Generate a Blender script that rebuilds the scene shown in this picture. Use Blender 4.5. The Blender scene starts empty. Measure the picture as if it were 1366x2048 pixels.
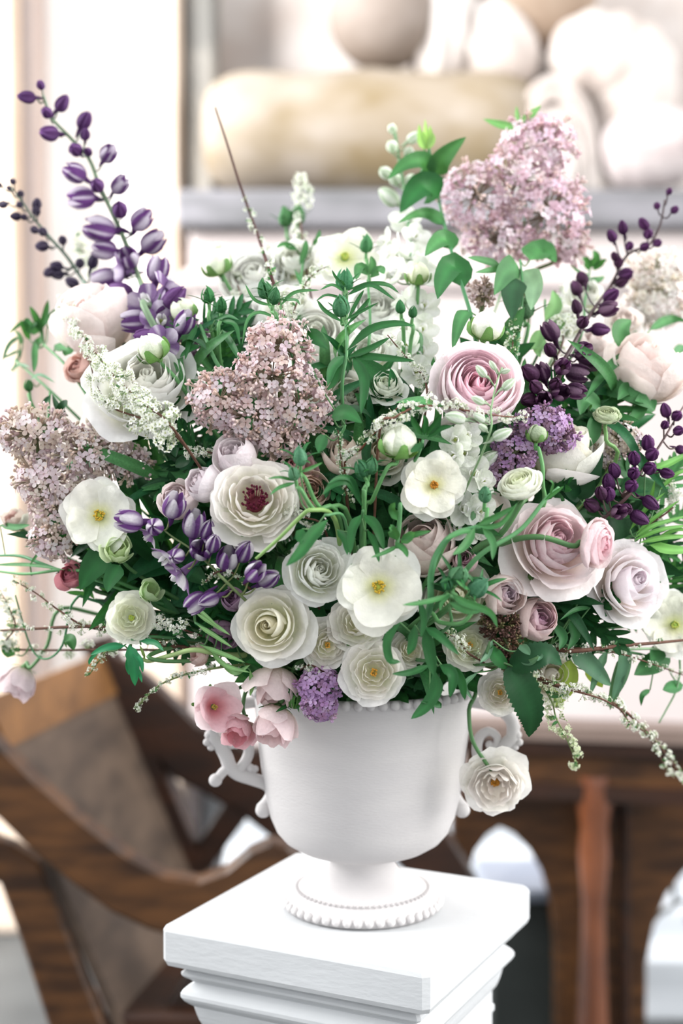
import bpy, math, random
from mathutils import Vector, Matrix, Quaternion

# ------------------------------------------------------------------ camera, world, light, exposure
scene = bpy.context.scene
COL = scene.collection
FPX, HZ = 2800.0, 900.0                 # focal length in pixels of the 1366x2048 frame, horizon row
CAM = Vector((0.0, -1.5, 1.35))
PITCH = math.atan((1024 - HZ) / FPX)
cd = bpy.data.cameras.new('camera'); cam = bpy.data.objects.new('camera', cd); COL.objects.link(cam)
cd.sensor_fit = 'VERTICAL'; cd.sensor_height = 36.0; cd.sensor_width = 24.0
cd.lens = FPX / 2048 * 36.0
cd.clip_start = 0.05; cd.clip_end = 60
cam.location = CAM
cam.rotation_euler = (math.pi / 2 - PITCH, 0, 0)
cd.dof.use_dof = True; cd.dof.focus_distance = 1.335; cd.dof.aperture_fstop = 2.2
scene.camera = cam

world = bpy.data.worlds.new('daylight'); scene.world = world; world.use_nodes = True
bg = world.node_tree.nodes['Background']
bg.inputs[0].default_value = (0.95, 0.975, 1.0, 1); bg.inputs[1].default_value = 1.02

def area(name, loc, target, sx, sy, power, col=(1, 1, 1)):
    l = bpy.data.lights.new(name, 'AREA'); l.shape = 'RECTANGLE'; l.size = sx; l.size_y = sy
    l.energy = power; l.color = col
    o = bpy.data.objects.new(name, l); COL.objects.link(o); o.location = loc
    d = Vector(target) - Vector(loc)
    o.rotation_euler = d.to_track_quat('-Z', 'Y').to_euler()
    return o
area('window_light_right', (3.1, -0.55, 2.6), (0.1, 0.0, 1.1), 2.6, 3.0, 150, (1, 0.985, 0.96))
area('window_light_nave', (-3.1, 0.5, 3.0), (-0.7, 2.6, 1.35), 1.6, 2.2, 190, (1, 0.995, 0.98)).data.spread = math.radians(110)

vs = scene.view_settings
vs.view_transform = 'Standard'; vs.look = 'None'; vs.gamma = 1.0; vs.use_curve_mapping = False
vs.exposure = 0.62
scene.cycles.max_bounces = 8; scene.cycles.diffuse_bounces = 4; scene.cycles.transmission_bounces = 5
scene.cycles.use_light_tree = False; scene.cycles.use_denoising = True; scene.cycles.use_adaptive_sampling = True; scene.cycles.adaptive_threshold = .035

# ------------------------------------------------------------------ helpers
rnd = random.Random(7)
U = rnd.uniform
def lin(c): return c / 12.92 if c <= 0.04045 else ((c + 0.055) / 1.055) ** 2.4
def hexc(h): return tuple(lin(int(h[i:i + 2], 16) / 255) for i in (0, 2, 4)) + (1.0,)
def mixc(a, b, t): return tuple(a[i] + (b[i] - a[i]) * t for i in range(3)) + (1.0,)
def jit(c, s): 
    k = 1 + U(-s, s); return tuple(min(1, max(0, c[i] * k * (1 + U(-s, s) * .35))) for i in range(3)) + (1.0,)

CP, SP = math.cos(PITCH), math.sin(PITCH)
def P(px, py, Y):
    """the point of the place that stands at depth Y behind (px, py)"""
    dx, dz = (px - 683) / FPX, -(py - 1024) / FPX
    d = Vector((dx, CP + dz * SP, -SP + dz * CP))
    return CAM + d * ((Y - CAM.y) / d.y)
def mpp(Y): return (Y + 1.5) / FPX      # metres per pixel at depth Y
def dome(px, py):
    k = 1 - ((px - 725) / 800) ** 2 - ((py - 1070) / 640) ** 2
    return -0.25 * math.sqrt(max(0, k)) + 0.05
def F(px, py, dy=0): return P(px, py, dome(px, py) + dy)
def fdir(x, y, z): return Vector((x, -z, y)).normalized()

def mesh(name, V, Fc, col=None, mat=None, smooth=True, mi=None):
    me = bpy.data.meshes.new(name); me.from_pydata([tuple(v) for v in V], [], Fc)
    if smooth: me.polygons.foreach_set('use_smooth', [True] * len(me.polygons))
    a = me.color_attributes.new('Col', 'FLOAT_COLOR', 'POINT')
    if col is None: buf = [1.0] * (4 * len(V))
    else: buf = [x for c in col for x in (c[0], c[1], c[2], 1.0)]
    a.data.foreach_set('color', buf)
    for m in (mat if isinstance(mat, (list, tuple)) else [mat]):
        if m: me.materials.append(m)
    if mi: me.polygons.foreach_set('material_index', mi)
    me.update(); return me

class MB:
    def __init__(s): s.V, s.F, s.C = [], [], []
    def add(s, V, Fc, C=None):
        o = len(s.V); s.V += [tuple(v) for v in V]; s.F += [tuple(i + o for i in f) for f in Fc]
        s.C += list(C) if C else [(1, 1, 1)] * len(V)
    def addm(s, part, M, tint=None):
        V, Fc, C = part
        s.add([M @ Vector(v) for v in V], Fc, [tuple(c[i] * tint[i] for i in range(3)) for c in C] if tint else C)
    def build(s, name, mat, smooth=True): return mesh(name, s.V, s.F, s.C, mat, smooth)

def frame(z, twist=0.0):
    z = Vector(z).normalized(); h = Vector((0, 0, 1)) if abs(z.z) < .95 else Vector((0, -1, 0))
    x = h.cross(z).normalized(); y = z.cross(x)
    R = Matrix((x, y, z)).transposed().to_4x4()
    return R @ Matrix.Rotation(twist, 4, 'Z')
def TRS(loc, R, s): return Matrix.Translation(loc) @ R @ Matrix.Diagonal((s, s, s, 1) if not hasattr(s, '__len__') else (*s, 1))

def catmull(pts, n=6):
    pts = [Vector(p) for p in pts]
    if len(pts) < 3: return [pts[0].lerp(pts[-1], i / n) for i in range(n + 1)]
    q = [2 * pts[0] - pts[1]] + pts + [2 * pts[-1] - pts[-2]]; out = []
    for i in range(1, len(q) - 2):
        a, b, c, d = q[i - 1:i + 3]
        for k in range(n):
            t = k / n
            out.append(.5 * ((2 * b) + (c - a) * t + (2 * a - 5 * b + 4 * c - d) * t * t + (3 * b - a - 3 * c + d) * t ** 3))
    out.append(pts[-1]); return out
def bez(p, t):
    s = 1 - t; return [s ** 3 * a + 3 * s * s * t * b + 3 * s * t * t * c + t ** 3 * d for a, b, c, d in zip(*p)]
def tube(pts, rad, sides=6, cap=True, flat=None):
    n = len(pts); V, Fc = [], []
    ref = None
    for i, p in enumerate(pts):
        t = (pts[min(i + 1, n - 1)] - pts[max(i - 1, 0)]).normalized()
        if ref is None: ref = (Vector((0, 1, 0)) if abs(t.y) < .8 else Vector((1, 0, 0)))
        b = t.cross(ref).normalized(); ref = b.cross(t).normalized()
        r = rad(i / (n - 1)) if callable(rad) else rad
        for k in range(sides):
            a = 2 * math.pi * k / sides; V.append(p + b * (r * math.cos(a)) + ref * (r * math.sin(a) * (flat or 1)))
    for i in range(n - 1):
        for k in range(sides):
            Fc.append((i * sides + k, i * sides + (k + 1) % sides, (i + 1) * sides + (k + 1) % sides, (i + 1) * sides + k))
    if cap:
        Fc.append(tuple(range(sides))[::-1]); Fc.append(tuple((n - 1) * sides + k for k in range(sides)))
    return V, Fc, [(1, 1, 1)] * len(V)
def lathe(prof, n=48, a0=0):
    V, Fc = [], []
    for r, z in prof:
        for k in range(n):
            a = a0 + 2 * math.pi * k / n; V.append((r * math.cos(a), r * math.sin(a), z))
    for i in range(len(prof) - 1):
        for k in range(n): Fc.append((i * n + k, i * n + (k + 1) % n, (i + 1) * n + (k + 1) % n, (i + 1) * n + k))
    return V, Fc, [(1, 1, 1)] * len(V)
def ball(r=(1, 1, 1), n=8, m=6, c=(1, 1, 1)):
    V = [(0, 0, -r[2])]; Fc = []
    for j in range(1, m):
        t = math.pi * j / m
        for k in range(n):
            a = 2 * math.pi * k / n; V.append((r[0] * math.sin(t) * math.cos(a), r[1] * math.sin(t) * math.sin(a), -r[2] * math.cos(t)))
    V.append((0, 0, r[2])); e = len(V) - 1
    for k in range(n):
        Fc.append((0, 1 + (k + 1) % n, 1 + k)); Fc.append((e, e - n + k, e - n + (k + 1) % n))
    for j in range(m - 2):
        for k in range(n): Fc.append((1 + j * n + k, 1 + j * n + (k + 1) % n, 1 + (j + 1) * n + (k + 1) % n, 1 + (j + 1) * n + k))
    return V, Fc, [c] * len(V)
def boxm(x0, x1, y0, y1, z0, z1, bev=0):
    b = bev
    if not b:
        V = [(x, y, z) for x in (x0, x1) for y in (y0, y1) for z in (z0, z1)]
        return V, [(0, 1, 3, 2), (4, 6, 7, 5), (0, 4, 5, 1), (2, 3, 7, 6), (0, 2, 6, 4), (1, 5, 7, 3)], [(1, 1, 1)] * 8
    V, Fc = [], []
    lay = [(z0, b), (z0 + b * .3, b * .3), (z0 + b, 0), (z1 - b, 0), (z1 - b * .3, b * .3), (z1, b)]
    for z, i in lay:
        X0, X1, Y0, Y1 = x0 + i, x1 - i, y0 + i, y1 - i; c = b * .6
        V += [(X0 + c, Y0, z), (X1 - c, Y0, z), (X1, Y0 + c, z), (X1, Y1 - c, z), (X1 - c, Y1, z), (X0 + c, Y1, z), (X0, Y1 - c, z), (X0, Y0 + c, z)]
    for j in range(5):
        for k in range(8): Fc.append((j * 8 + k, j * 8 + (k + 1) % 8, (j + 1) * 8 + (k + 1) % 8, (j + 1) * 8 + k))
    Fc.append(tuple(range(8))[::-1]); Fc.append(tuple(40 + k for k in range(8)))
    return V, Fc, [(1, 1, 1)] * len(V)
def slab(poly, Y0, Y1, bev=0.006):
    """a board: outline given in frame pixels at depth Y0, real thickness Y1-Y0, eased edges"""
    front = [P(x, y, Y0) for x, y in poly]; n = len(front)
    ar = sum(front[i-1].x*front[i].z-front[i].x*front[i-1].z for i in range(n)); sg = 1 if ar > 0 else -1; V = []
    d = Y1 - Y0
    for off, ins in ((0, bev), (bev, 0), (d - bev, 0), (d, bev)):
        for i, p in enumerate(front):
            a, b = front[i - 1], front[(i + 1) % n]
            t = (b - a).normalized(); nrm = Vector((t.z, 0, -t.x)) * sg
            V.append(p + Vector((0, off, 0)) - nrm * ins)
    Fc = [tuple(range(n))[::-1], tuple(3 * n + k for k in range(n))]
    for j in range(3):
        for k in range(n): Fc.append((j * n + k, j * n + (k + 1) % n, (j + 1) * n + (k + 1) % n, (j + 1) * n + k))
    return V, Fc, [(1, 1, 1)] * len(V)

# ------------------------------------------------------------------ things and parts
def tagit(o, label, cat, group=None):
    o['label'] = label; o['category'] = cat
    if group: o['group'] = group
GROUPS = {'rose': 'roses in the arrangement', 'ranunculus': 'ranunculus in the arrangement', 'butterfly_ranunculus': 'open and nodding ranunculus blooms', 'flower_bud': 'flower buds in the arrangement',
 'lilac_branch': 'lilac branches', 'delphinium_stem': 'delphinium stems', 'larkspur_stem': 'white larkspur stems', 'spirea_twig': 'blossoming twigs', 'ranunculus_greens': 'stems of narrow green leaves', 'foliage_sprig': 'foliage sprigs', 'hellebore': 'lime green hellebore buds'}
class Thing:
    def __init__(s, name, label, cat, loc, group=None):
        group = group or GROUPS.get(name)
        s.o = bpy.data.objects.new(name, None); COL.objects.link(s.o); s.loc = Vector(loc); s.o.location = s.loc
        s.o.empty_display_size = .02; tagit(s.o, label, cat, group)
    def local(s, name, me, M=None, color=None, parent=None):
        o = bpy.data.objects.new(name, me); COL.objects.link(o); o.parent = parent or s.o
        if M is not None: o.matrix_basis = M
        if color: o.color = color
        return o
    def world(s, name, part, mat, color=None, smooth=True, parent=None):
        V, Fc, C = part
        base = s.loc if parent is None else s.loc + parent.location
        return s.local(name, mesh(name, [Vector(v) - base for v in V], Fc, C, mat, smooth), None, color, parent)
def struct(name, part, mat, smooth=False):
    V, Fc, C = part; o = bpy.data.objects.new(name, mesh(name, V, Fc, C, mat, smooth)); COL.objects.link(o)
    o['kind'] = 'structure'; return o
def kid(parent, name, part, mat, smooth=False):
    V, Fc, C = part; o = bpy.data.objects.new(name, mesh(name, V, Fc, C, mat, smooth)); COL.objects.link(o)
    o.parent = parent; return o

# ------------------------------------------------------------------ materials
def nodes(name):
    m = bpy.data.materials.new(name); m.use_nodes = True; nt = m.node_tree
    for n in list(nt.nodes): nt.nodes.remove(n)
    return m, nt, nt.nodes.new, nt.links.new
def living(name, rough, spec, trans, vary, scale, ttint=(1, 1, 1), gain=1.0, bump=0, bsc=9):
    m, nt, N, L = nodes(name)
    oi = N('ShaderNodeObjectInfo'); at = N('ShaderNodeAttribute'); at.attribute_name = 'Col'
    mul = N('ShaderNodeMix'); mul.data_type = 'RGBA'; mul.blend_type = 'MULTIPLY'; mul.inputs[0].default_value = 1
    L(oi.outputs['Color'], mul.inputs[6]); L(at.outputs['Color'], mul.inputs[7])
    tc = N('ShaderNodeTexCoord'); no = N('ShaderNodeTexNoise'); no.inputs['Scale'].default_value = scale; no.inputs['Detail'].default_value = 3
    L(tc.outputs['Object'], no.inputs['Vector'])
    mr = N('ShaderNodeMapRange'); mr.inputs[1].default_value = .3; mr.inputs[2].default_value = .7
    mr.inputs[3].default_value = (1 - vary) * gain; mr.inputs[4].default_value = (1 + vary * .5) * gain; L(no.outputs[0], mr.inputs[0])
    m2 = N('ShaderNodeVectorMath'); m2.operation = 'SCALE'; L(mul.outputs[2], m2.inputs[0]); L(mr.outputs[0], m2.inputs['Scale'])
    pb = N('ShaderNodeBsdfPrincipled'); L(m2.outputs[0], pb.inputs['Base Color']); pb.inputs['Roughness'].default_value = rough
    pb.inputs['Specular IOR Level'].default_value = spec
    if bump:
        n2 = N('ShaderNodeTexNoise'); n2.inputs['Scale'].default_value = bsc; n2.inputs['Detail'].default_value = 3; L(tc.outputs['Object'], n2.inputs['Vector'])
        bp = N('ShaderNodeBump'); bp.inputs['Strength'].default_value = bump; bp.inputs['Distance'].default_value = .004
        L(n2.outputs[0], bp.inputs['Height']); L(bp.outputs[0], pb.inputs['Normal'])
    out = N('ShaderNodeOutputMaterial')
    if trans:
        tr = N('ShaderNodeBsdfTranslucent'); m3 = N('ShaderNodeVectorMath'); m3.operation = 'MULTIPLY'; m3.inputs[1].default_value = ttint
        L(m2.outputs[0], m3.inputs[0]); L(m3.outputs[0], tr.inputs[0])
        ms = N('ShaderNodeMixShader'); ms.inputs[0].default_value = trans; L(pb.outputs[0], ms.inputs[1]); L(tr.outputs[0], ms.inputs[2]); L(ms.outputs[0], out.inputs[0])
    else: L(pb.outputs[0], out.inputs[0])
    return m
PETAL = living('petal', .6, .2, .42, .05, 14, bump=.35, bsc=11)
LEAF = living('leaf', .5, .22, .24, .2, 40, (1.2, 1.15, .5), .74)
STEM = living('stem', .5, .35, 0, .12, 60, gain=.72)
TWIG = living('twig_bark', .75, .2, 0, .3, 220)
CORE = living('flower_heart', .7, .2, 0, .15, 80)

def solid(name, c1, c2, scale, rough=.6, spec=.3, bump=0, bscale=None, stretch=(1, 1, 1), detail=6, coord='Object', lo=.35, hi=.65, coat=0, G=.74):
    m, nt, N, L = nodes(name)
    tc = N('ShaderNodeTexCoord'); mp = N('ShaderNodeMapping'); mp.inputs['Scale'].default_value = stretch; L(tc.outputs[coord], mp.inputs[0])
    no = N('ShaderNodeTexNoise'); no.inputs['Scale'].default_value = scale; no.inputs['Detail'].default_value = detail; L(mp.outputs[0], no.inputs['Vector'])
    cr = N('ShaderNodeValToRGB'); cr.color_ramp.elements[0].position = lo; cr.color_ramp.elements[1].position = hi
    cr.color_ramp.elements[0].color = mixc((0, 0, 0), c1, G); cr.color_ramp.elements[1].color = mixc((0, 0, 0), c2, G); L(no.outputs[0], cr.inputs[0])
    pb = N('ShaderNodeBsdfPrincipled'); L(cr.outputs[0], pb.inputs['Base Color']); pb.inputs['Roughness'].default_value = rough
    pb.inputs['Specular IOR Level'].default_value = spec; pb.inputs['Coat Weight'].default_value = coat; pb.inputs['Coat Roughness'].default_value = .3
    if bump:
        n2 = N('ShaderNodeTexNoise'); n2.inputs['Scale'].default_value = bscale or scale * 4; n2.inputs['Detail'].default_value = 4; L(mp.outputs[0], n2.inputs['Vector'])
        bp = N('ShaderNodeBump'); bp.inputs['Strength'].default_value = bump; bp.inputs['Distance'].default_value = .004
        L(n2.outputs[0], bp.inputs['Height']); L(bp.outputs[0], pb.inputs['Normal'])
    out = N('ShaderNodeOutputMaterial'); L(pb.outputs[0], out.inputs[0]); return m
URN = solid('chalk_white_paint', hexc('d9d5d5'), hexc('e0dcdb'), 9, .75, .2, .12, 160, (1, 1, 4), G=.78)
PAINT = solid('white_gloss_paint', hexc('d3d5d7'), hexc('dcdee0'), 5, .5, .35, .15, 60, (1, 1, 3), G=.76)
PLASTER = solid('white_plaster', hexc('f0f2f4'), hexc('f8f9fa'), 2, .85, .1, G=1)
PANEL = solid('white_panelling', hexc('e6e3ea'), hexc('f0eef3'), 3, .6, .2, G=1)
BEIGE = solid('beige_limestone', hexc('cfbba8'), hexc('dac9b9'), 2.5, .85, .1)
PINKSTONE = solid('pale_pink_marble', hexc('b9adab'), hexc('c6bcba'), 2.2, .7, .2)
GREYSTONE = solid('grey_mottled_stone', hexc('807e7a'), hexc('b4ada4'), 5, .8, .15)
SLABSTONE = solid('blue_grey_slab_stone', hexc('69696b'), hexc('87858a'), 4, .7, .2, stretch=(1, 1, 4))
MARBLE = solid('aged_white_marble', hexc('bfb1a9'), hexc('d8d1cd'), 4, .6, .25)
OCHRE = solid('ochre_stained_marble', hexc('85755a'), hexc('a1968a'), 4.5, .65, .2, stretch=(1, 1, 1.8))
FLOOR = solid('dark_stone_floor', hexc('47494a'), hexc('5d5f5f'), 3, .5, .3)
STEPS = solid('white_stone_step', hexc('9fa3a8'), hexc('bcc0c5'), 3, .6, .2, stretch=(.4, 1, 6), G=1)
WOOD = solid('brown_oak', hexc('3a220f'), hexc('6a4422'), 9, .5, .25, .2, 60, (1, 1, 5), 8, coat=.08, G=.5)
WOODL = solid('golden_oak', hexc('6a4623'), hexc('946638'), 9, .5, .25, .2, 60, (5, 1, 1), 8, coat=.08, G=.6)
WOODD = solid('dark_oak', hexc('24130a'), hexc('442512'), 7, .45, .3, .2, 60, (1, 1, 4), 8, coat=.1, G=.5)
WOODG = solid('greyed_oak_panel', hexc('4a3d34'), hexc('6a584a'), 6, .6, .3, .15, 50, (1, 1, 3), 8, G=.6)
IRON = solid('dark_iron', hexc('3c3f3c'), hexc('555853'), 12, .5, .5)
CHARC = solid('charcoal_paint', hexc('333836'), hexc('404543'), 5, .6, .3)

# ------------------------------------------------------------------ the room
struct('floor', boxm(-6, 6, -5, 3.2, -.1, 0), FLOOR)
struct('wall_back', boxm(-6, 6, 2.62, 2.8, 0, 5), PLASTER)
def pil(n, x0, x1):
    a, b = P(x0, 900, 2.34).x, P(x1, 900, 2.34).x
    o = struct('trim_%d' % n, boxm(a, b, 2.34, 2.64, 0, 5, .02), BEIGE)
    kid(o, 'inner_fillet', boxm(b - .002, b + .03, 2.42, 2.62, 0, 5), PINKSTONE)
pil(1, 288, 364); pil(2, -70, 36)
# white steps below the monument
for i, (y0, z1) in enumerate(((1.75, .15), (1.87, .23), (1.99, .31), (2.11, .39), (2.21, .46))):
    struct('trim_%d' % (3 + i), boxm(-.3, 4, y0, 2.62, max(0, z1 - .15), z1, .01), STEPS)
pw = struct('wall_right', boxm(P(960, 900, 2.2).x, 4, 2.26, 2.6, .46, 1.02), PANEL)
bx0 = P(960, 900, 2.2).x; bw = .06
bme = mesh('board', *boxm(0, bw - .022, 2.225, 2.27, .47, 1.0, .004), PANEL, False)
for i in range(16):
    o = bpy.data.objects.new('board', bme); COL.objects.link(o); o.parent = pw; o.location = (bx0 + i * bw, 0, 0)
kid(pw, 'capping', boxm(bx0 - .02, 4, 2.2, 2.6, 1.0, 1.04, .008), PANEL)

# ------------------------------------------------------------------ marble monument
YM = 2.28
def px(x, y, dY=0): return P(x, y, YM + dY)
mp_ = mpp(YM)
mon = Thing('monument', 'blurred pale marble tomb monument with a rolled bolster and draped cloth on a grey slab', 'monument', px(760, 460))
xl, xr = px(366, 460).x, px(1700, 460).x
zb, zt = px(700, 460, -.12).z, px(700, 384, -.12).z
mon.world('slab', boxm(xl, xr, YM - .17, 2.62, zb, zt, .015), SLABSTONE, smooth=False)
mon.world('base', boxm(xl + .03, xr, YM - .12, 2.62, .46, zb, .01), PINKSTONE, smooth=False)
mon.world('base_moulding', boxm(xl + .01, xr, YM - .15, 2.62, zb - .16, zb - .10, .02), PINKSTONE, smooth=False)
mon.world('jamb', boxm(xl, px(424, 300).x, YM + .10, 2.62, zt, 4.0, .02), GREYSTONE, smooth=False)
mon.world('niche_back', boxm(px(424, 300).x, xr, YM + .27, 2.63, zt, 4.0), MARBLE, smooth=False)
def blob(name, cx, cy, rx, ry, rz, mat, ridges=0, amp=0, axis='x', dY=0, pw_=2.0, rot=0.0):
    V, Fc = [], []; n, m = 48, 28; c = px(cx, cy, dY)
    for j in range(m + 1):
        t = math.pi * j / m; q = abs(math.sin(t)) ** (2 / pw_); w = -math.cos(t); w = math.copysign(abs(w) ** (2 / pw_), w)
        for k in range(n):
            a = 2 * math.pi * k / n
            g = 1 + amp * (math.cos(ridges * a + 2.5 * w) if axis == 'a' else math.cos(ridges * w * 3.14)) if ridges else 1
            if axis == 'x': v = Vector((w * rx, q * math.cos(a) * rz * g, q * math.sin(a) * ry * g))
            else: v = Vector((q * math.cos(a) * rx * g, q * math.sin(a) * rz * g, w * ry))
            v = Matrix.Rotation(rot, 3, 'Y') @ v
            V.append(c + v * mp_)
    for j in range(m):
        for k in range(n): Fc.append((j * n + k, j * n + (k + 1) % n, (j + 1) * n + (k + 1) % n, (j + 1) * n + k))
    return mon.world(name, (V, Fc, [(1, 1, 1)] * len(V)), mat)
blob('bolster', 742, 268, 332, 122, 105, OCHRE, 2.6, .045, 'x', .02, 5)
blob('cushion', 765, 32, 108, 108, 80, solid('brown_grey_marble', hexc('75665a'), hexc('a3978f'), 3.5, .65, .2), 0, 0, 'x', .03)
blob('drapery', 885, 60, 62, 118, 60, MARBLE, 7, .10, 'a', .05, 2.2, .15)
blob('drapery', 985, 98, 92, 98, 62, MARBLE, 9, .07, 'a', .07, 2.2, -.5)
blob('figure', 1070, -10, 125, 118, 70, solid('brown_marble', hexc('8c7562'), hexc('b3a190'), 3.5, .65, .2), 0, 0, 'x', .10)
blob('sleeve', 1225, 120, 128, 92, 70, MARBLE, 4, .06, 'x', .04, 2.2, .25)
blob('sleeve', 1262, 230, 78, 130, 62, MARBLE, 5, .05, 'a', .03, 2.4, .3)
blob('small_cushion', 1300, 300, 100, 82, 72, solid('lilac_grey_marble', hexc('b3a6a5'), hexc('cdc3c2'), 5, .6, .2, stretch=(1, 1, 5)), 5, .03, 'x', -.05, 2.4, -.25)
for i, r in enumerate((88, 70, 52, 34)):
    pts = [px(1108 + r * math.cos(a) * .9, 330 - (20 if i else 0) + i * 12 - r * 1.9 * math.sin(a), -.07 - .012 * i) for a in [math.pi * k / 14 for k in range(15)]]
    pts = [px(1108 + r * .95, 400, -.06)] + pts + [px(1108 - r * .95, 400, -.06)]
    mon.world('cloth_fold', tube(catmull(pts, 2), .017, 8), MARBLE)
blob('cloth_end', 1108, 300, 78, 130, 40, MARBLE, 6, .06, 'a', -.03, 2.6)

# ------------------------------------------------------------------ furniture behind the pedestal
def quad(a, b, c, d, th, nrm):
    """a straight plank between four corner points, thickness th along nrm"""
    pts = [Vector(p) for p in (a, b, c, d)]; k = Vector(nrm).normalized() * th
    V = pts + [p + k for p in pts]
    return V, [(3, 2, 1, 0), (4, 5, 6, 7), (0, 1, 5, 4), (1, 2, 6, 5), (2, 3, 7, 6), (3, 0, 4, 7)], [(1, 1, 1)] * 8
ch = Thing('armchair', 'dark oak folding armchair with a curved arm and slanted panel back, left of the pedestal', 'chair', Vector((-.45, .95, 0)))
A0 = P(214, 1302, 1.25); A1 = P(402, 1742, 1.25); dn = (A1 - A0).normalized()
near = Vector((-.10, -.535, 0))
def bp(u, s, off=0): return A0 + dn * u + near * s + Vector((.9, -.1, .3)).normalized() * off
LB = (A1 - A0).length * 1.42
ch.world('top_rail', quad(bp(0, .0, .0), bp(0, 1), bp(.085, 1), bp(.085, 0), .03, (-.9, 0, -.3)), WOODL, smooth=False)
ch.world('back_panel', quad(bp(.08, .02, -.008), bp(.08, 1, -.008), bp(LB - .05, 1, -.008), bp(LB - .05, .02, -.008), .015, (-.9, 0, -.3)), WOODG, smooth=False)
ch.world('bottom_rail', quad(bp(LB - .10, .02), bp(LB - .10, 1), bp(LB, 1), bp(LB, .02), .03, (-.9, 0, -.3)), WOODL, smooth=False)
for s in (0,):
    q = -.035 if s == 0 else 1
    LE = LB + .15 if s == 0 else .16
    ch.world('back_stile', quad(bp(-.03, q, .02), bp(-.03, q + .09, .02), bp(LE, q + .09, .02), bp(LE, q, .02), .05, (-.9, 0, -.3)), WOODD, smooth=False)
ch.world('seat', boxm(-.42, .02, .72, 1.26, .40, .44, .008), WOODD, smooth=False)
arm = [(-60, 1430), (0, 1488), (70, 1560), (160, 1638), (250, 1708), (330, 1752), (395, 1762), (450, 1742), (498, 1702), (540, 1684), (575, 1692), (600, 1716), (606, 1760), (570, 1800), (520, 1840), (440, 1874), (360, 1876), (300, 1862), (220, 1824), (130, 1757), (60, 1700), (0, 1640), (-60, 1590)]
ch.world('arm', slab(arm, .66, .705), WOOD, smooth=False)
arm2 = [(205, 1306), (270, 1330), (330, 1384), (400, 1452), (500, 1500), (640, 1476), (700, 1520), (690, 1700), (640, 1722), (560, 1692), (480, 1630), (400, 1584), (345, 1556), (290, 1490)]
ch.world('arm', slab(arm2, 1.22, 1.265), WOODD, smooth=False)
ch.world('leg', slab([(-60, 1660), (20, 1690), (78, 1726), (140, 1880), (250, 2160), (130, 2160), (40, 1880), (0, 1770), (-60, 1730)], .70, .74), WOOD, smooth=False)
ch.world('leg', slab([(430, 1860), (500, 1840), (330, 2170), (230, 2170)], .745, .785), WOODD, smooth=False)
ch.world('leg', slab([(455, 1600), (500, 1630), (420, 1740), (330, 1850), (300, 1830), (390, 1700)], 1.22, 1.26), WOODD, smooth=False)
ch.world('leg', slab([(770, 1570), (880, 1640), (955, 1760), (1010, 1900), (930, 1900), (860, 1790), (760, 1700)], 1.1, 1.15), WOODD, smooth=False)

tb = Thing('side_table', 'dark brown oak table with moulded top and arched trestle, right of the pedestal', 'table', Vector((.62, 1.2, 0)))
def tpiece(name, y0, y1, xa, inset, mat, depth=.09):
    a = P(xa, y0[0], 1.22 + inset); b = P(1500, y0[1], 1.12 + inset); c = P(xa, y1[0], 1.22 + inset)
    V = []
    d = Vector((.0, depth - 2 * inset, 0)); h = a.z - c.z
    for p in (a, b, b + d, a + d): V.append(p)
    V = [Vector((v.x, v.y, a.z)) for v in V] + [Vector((v.x, v.y, a.z - h)) for v in V]
    tb.world(name, (V, [(0, 1, 2, 3), (7, 6, 5, 4), (0, 4, 5, 1), (1, 5, 6, 2), (2, 6, 7, 3), (3, 7, 4, 0)], [(1, 1, 1)] * 8), mat, smooth=False)
tpiece('top', (1446, 1470), (1474, 1500), 905, 0, solid('pale_worn_oak', hexc('5c4c45'), hexc('7a6a62'), 6, .45, .3, stretch=(.3, 1, 1)))
tpiece('top_moulding', (1474, 1500), (1500, 1520), 915, .012, WOODD)
tpiece('apron', (1500, 1520), (1586, 1600), 930, .03, WOOD)
tpiece('apron_bead', (1560, 1570), (1592, 1604), 925, .02, WOODD)
ZL = [(905, 1590), (1480, 1590), (1480, 1690), (1420, 1715), (1372, 1742), (1335, 1790), (1310, 1850), (1294, 1930), (1290, 2330), (1112, 2330), (1112, 1900), (1104, 1810), (1086, 1748), (1058, 1700), (1026, 1668), (1000, 1656), (975, 1672), (952, 1704), (938, 1750), (905, 1700)]
tb.world('trestle', slab(ZL, 1.30, 1.36), WOOD, smooth=False)
sh = [(.030, 0), (.034, .05), (.026, .1), (.03, .16), (.024, .3), (.022, .4), (.03, .5), (.026, .56), (.034, .6), (.03, .66)]
V, Fc, C = lathe([(r * 1.05, z) for r, z in sh], 20); c = P(1190, 1900, 1.2)
tb.world('turned_post', ([Vector((c.x + v[0], 1.22 + v[1], v[2] + .055)) for v in V], Fc, C), solid('polished_oak', hexc('5a2f18'), hexc('7a4526'), 8, .16, .6, coat=.7))
tb.world('post_strip', slab([(1246, 1600), (1262, 1600), (1262, 2330), (1246, 2330)], 1.27, 1.32), WOODD, smooth=False)
tb.world('brace_arc', tube(catmull([P(900, 1770, 1.34), P(925, 1700, 1.34), P(965, 1655, 1.34), P(1010, 1640, 1.34), P(1060, 1660, 1.34)], 5), .014, 8), WOODD)

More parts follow.
